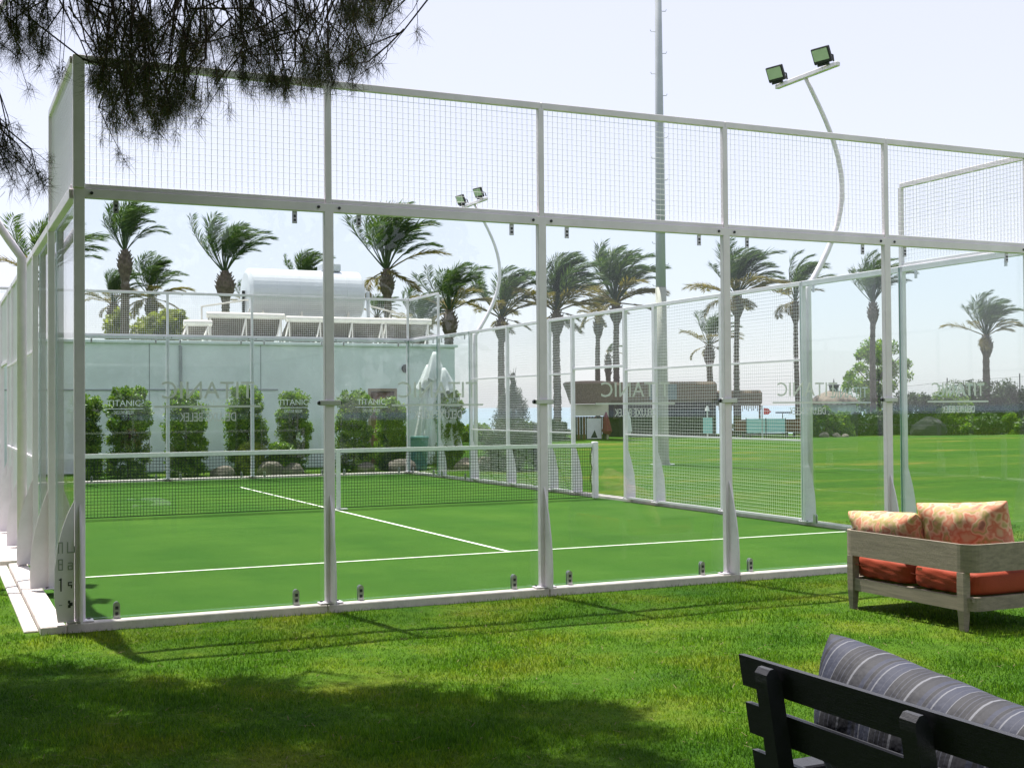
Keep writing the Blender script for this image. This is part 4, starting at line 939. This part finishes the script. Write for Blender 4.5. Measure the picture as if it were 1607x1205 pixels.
# ------------------------------------------------------------------ charcoal bench sofa
def bench():
    o = (1.275, -6.99, -.085); t = thing('slatted_bench', 'charcoal slatted garden bench seen from behind at the bottom right', 'bench', o)
    tilt = R(9); H = .975
    back = lambda z: -(z-.42)*math.tan(tilt) if z > .42 else 0
    def slat(z0, z1, y0, y1, tk=.022, xo=.0):
        b = MB(); x0 = xo+back(z0)-back(H); x1 = xo+back(z1)-back(H)
        b.prism([(0, 0), (tk, 0), (tk+x1-x0, z1-z0), (x1-x0, z1-z0)], 1, y0, y1); return b.mesh('slat', CHAR), (x0, 0, z0)
    for i in range(5):
        z1 = H-i*.152; me, l = slat(z1-.098, z1, -1.75, -.03); put('slat', me, t, l)
    for y in (-.215, -.845, -1.46):
        b = MB(); pts = [(-.052, 0), (0, 0)]
        pr = [(0-.001, 0), (-.055, 0)]
        xt = lambda z: back(z)-back(H)
        poly = [(xt(0)-.001, 0), (xt(.42)-.001, .42), (xt(H-.05)-.001, H-.05)]+[(xt(H)-.001-.027+.027*math.cos(a), H-.05+.045*math.sin(a)) for a in (.4, .9, 1.4, 1.9, 2.5)]+[(xt(H-.05)-.056, H-.05), (xt(.42)-.056, .42), (xt(0)-.056, 0)]
        b.prism(poly, 1, y-.03, y+.03); put('rear_post', b.mesh('rear_post', CHAR), t)
    for y in (-.1, -1.68):
        b = MB(); b.box(.62, .69, y-.035, y+.035, 0, .6, bev=.006); put('front_leg', b.mesh('front_leg', CHAR), t)
        b = MB(); b.box(.06, .72, y-.045, y+.045, .602, .63, bev=.006); put('armrest', b.mesh('armrest', CHAR), t)
    for k in range(7): x = .12+k*.085; b = MB(); b.box(x, x+.07, -1.7, -.1, .33, .355); put('seat_slat', b.mesh('seat_slat', CHAR), t)
    put('seat_cushion', cushion(.62, 1.55, .13, 7, 14, .02, .001, 4, 'seat_cushion', GREYF), t, (.42, -.93, .42))
bench()
cm = pillow(.34, .87, .47, STRIPE, 2.1, .5, .03, 12, 'cushion', 60, 30, .03, 7)
tag(put('back_cushion', cm, None, (1.55, -7.59, .685), (R(6.2), R(-9), 0)), 'long navy and grey striped back cushion on the charcoal bench', 'cushion')

# ------------------------------------------------------------------ overhanging pine
def pine():
    t = thing('pine_tree', 'dark pine whose drooping branches hang in from the top left corner', 'tree', (-4.6, -4.2, -.1))
    o = np.array([-4.6, -4.2, -.1]); rg = np.random.default_rng(5)
    b = MB(); b.tube([(0, 0, 0), (.1, 0, 2), (.3, .1, 4.5), (.5, 0, 7.5), (.5, 0, 9)], [.3, .25, .2, .12, .04], 12); put('trunk', b.mesh('trunk', BARK2, True), t)
    # clump centres: hanging tips in view, and the crown above them
    out = [(-160, 150), (0, 108), (60, 105), (85, 55), (110, 40), (135, 100), (165, 190), (215, 175), (250, 225), (285, 190), (330, 145), (420, 160), (500, 150), (555, 120), (572, 85), (590, 40), (625, 8), (680, -60)]
    ox, oy = zip(*out); tips = []
    while len(tips) < 200:
        x = rg.uniform(-160, 640); yb = np.interp(x, ox, oy); y = yb-22-abs(rg.normal(0, 75)); 
        if y < -260: continue
        if x < 105 and y > -10 and rg.random() < .45: continue
        if 100 < x < 135 and rg.random() < .7: continue
        tips.append((P(x, y, rg.uniform(7.0, 9.3)), x, y))
    for (x, y) in ((15, 250), (28, 262), (5, 268), (48, 282), (20, 292), (60, 288), (-20, 270), (-40, 240), (70, 300), (2, 230)): tips.append((P(x, y-8, rg.uniform(7.6, 8.0)), x, y))
    for (x, y) in ((150, 150), (168, 178), (176, 205), (200, 190), (210, 210), (224, 196), (243, 214), (252, 226), (262, 200), (283, 182), (300, 176), (255, 180), (345, 150), (232, 170), (190, 150), (455, 158), (430, 150), (560, 128), (575, 105), (520, 150), (612, 14), (598, 25), (585, 60), (560, 92), (60, 100), (72, 88), (30, 112), (545, 30), (592, 8)):
        for _ in range(2): tips.append((P(x+rg.uniform(-6, 6), y-18+rg.uniform(-8, 6), rg.uniform(7.4, 8.2)), x, y))
    crown = []
    poly = [(-.95, .75), (2.2, -2.1), (1.7, -3.5), (.85, -4.6), (.2, -5.8), (-.6, -12.5), (-8.5, -12.5), (-9, .5), (-4, 1.6)]  # crown outline; its unseen part is stretched back over the viewer to block sky
    def inside(x, y):
        c = False; n = len(poly)
        for i in range(n):
            (x1, y1), (x2, y2) = poly[i], poly[(i+1) % n]
            if (y1 > y) != (y2 > y) and x < (x2-x1)*(y-y1)/(y2-y1)+x1: c = not c
        return c
    while len(crown) < 3600:
        x, y, z = rg.uniform(-9, 2.6), rg.uniform(-12.5, 1.6), rg.uniform(5.0, 7.6)
        sh = (z-5.5); 
        if not inside(x+.06*sh, y-.342*sh): continue
        crown.append((np.array([x, y, z]), 0, -999))
    # limbs and twigs
    b = MB(); limbs = []
    for k in range(16):
        a = R(-75+k*9.5); L = 4.2+2.4*math.sin(k*1.7)**2; z0 = 4.4+k*.16; pts = []
        for q in range(7):
            u = q/6; pts.append((.3+L*u*math.cos(a), L*u*math.sin(a)+.15*math.sin(q*2+k), z0+.9*u-.9*u*u+.08*math.sin(q*3+k)))
        pts = [(x, y, max(z, 5.15-o[2]) if u_ > 2 else z) for u_, (x, y, z) in enumerate(pts)]
        b.tube(pts, [.09, .075, .06, .045, .035, .025, .012], 6); limbs += [np.array(p)+o for p in pts]
    put('limbs', b.mesh('limbs', BARK2), t)
    limbs = np.array(limbs); b = MB(); tips = [q for q in tips if rg.random() < .98]
    for c, x, y in tips:
        d = np.linalg.norm(limbs-c-np.array([0, 0, .9]), axis=1); s = limbs[np.argmin(d)]
        if y > 200 and x < 100: s = P(-60, 100, 7.8)
        elif rg.random() < .75: s = c+np.array([rg.normal(-.05, .28), rg.normal(0, .2), rg.uniform(.25, .8)])
        e = c-o; s = s-o; m1 = s*.6+e*.4+rg.normal(0, .06, 3); m2 = s*.25+e*.75+rg.normal(0, .05, 3)
        b.tube([tuple(s), tuple(m1), tuple(m2), tuple(e)], [.006, .005, .004, .003], 4)
        for _ in range(2):
            q = m2+rg.normal(0, .1, 3)+np.array([0, 0, -.1]); b.tube([tuple(m1), tuple((m1+q)/2+rg.normal(0, .03, 3)), tuple(q)], [.003, .0025, .002], 3); extra.append(q+o)
    for c, _, _ in crown[::3]:
        s = limbs[np.argmin(np.linalg.norm(limbs-c, axis=1))]-o; e = c-o; b.tube([tuple(s), tuple((s+e)/2+rg.normal(0, .1, 3)), tuple(e)], [.014, .009, .004], 4)
    put('twigs', b.mesh('twigs', BARK2), t, kind='stuff')
    def needles(C_, per, L, wd, spread):
        C_ = np.array(C_); n = len(C_)*per; c = np.repeat(C_, per, 0)-o
        st = c+rg.normal(0, spread, (n, 3))*np.array([.5, .5, 1.2])+np.array([0, 0, spread])
        d = unit(rg.normal(size=(n, 3))*.8+np.array([0, 0, -.75])); l = L*rg.uniform(.6, 1.2, n)[:, None]
        s = unit(np.cross(d, rg.normal(size=(n, 3))))*wd
        return np.stack([st-s, st+s, st+d*l+np.array([0, 0, -.01])], 1)
    V = np.concatenate([needles([c for c, _, _ in tips], 100, .125, .0014, .034), needles(extra, 45, .11, .0013, .022), needles([c for c, _, _ in crown], 95, .28, .013, .16)])
    put('needles', npmesh('needles', V, 3, NEED), t, kind='stuff')
extra = []
pine()
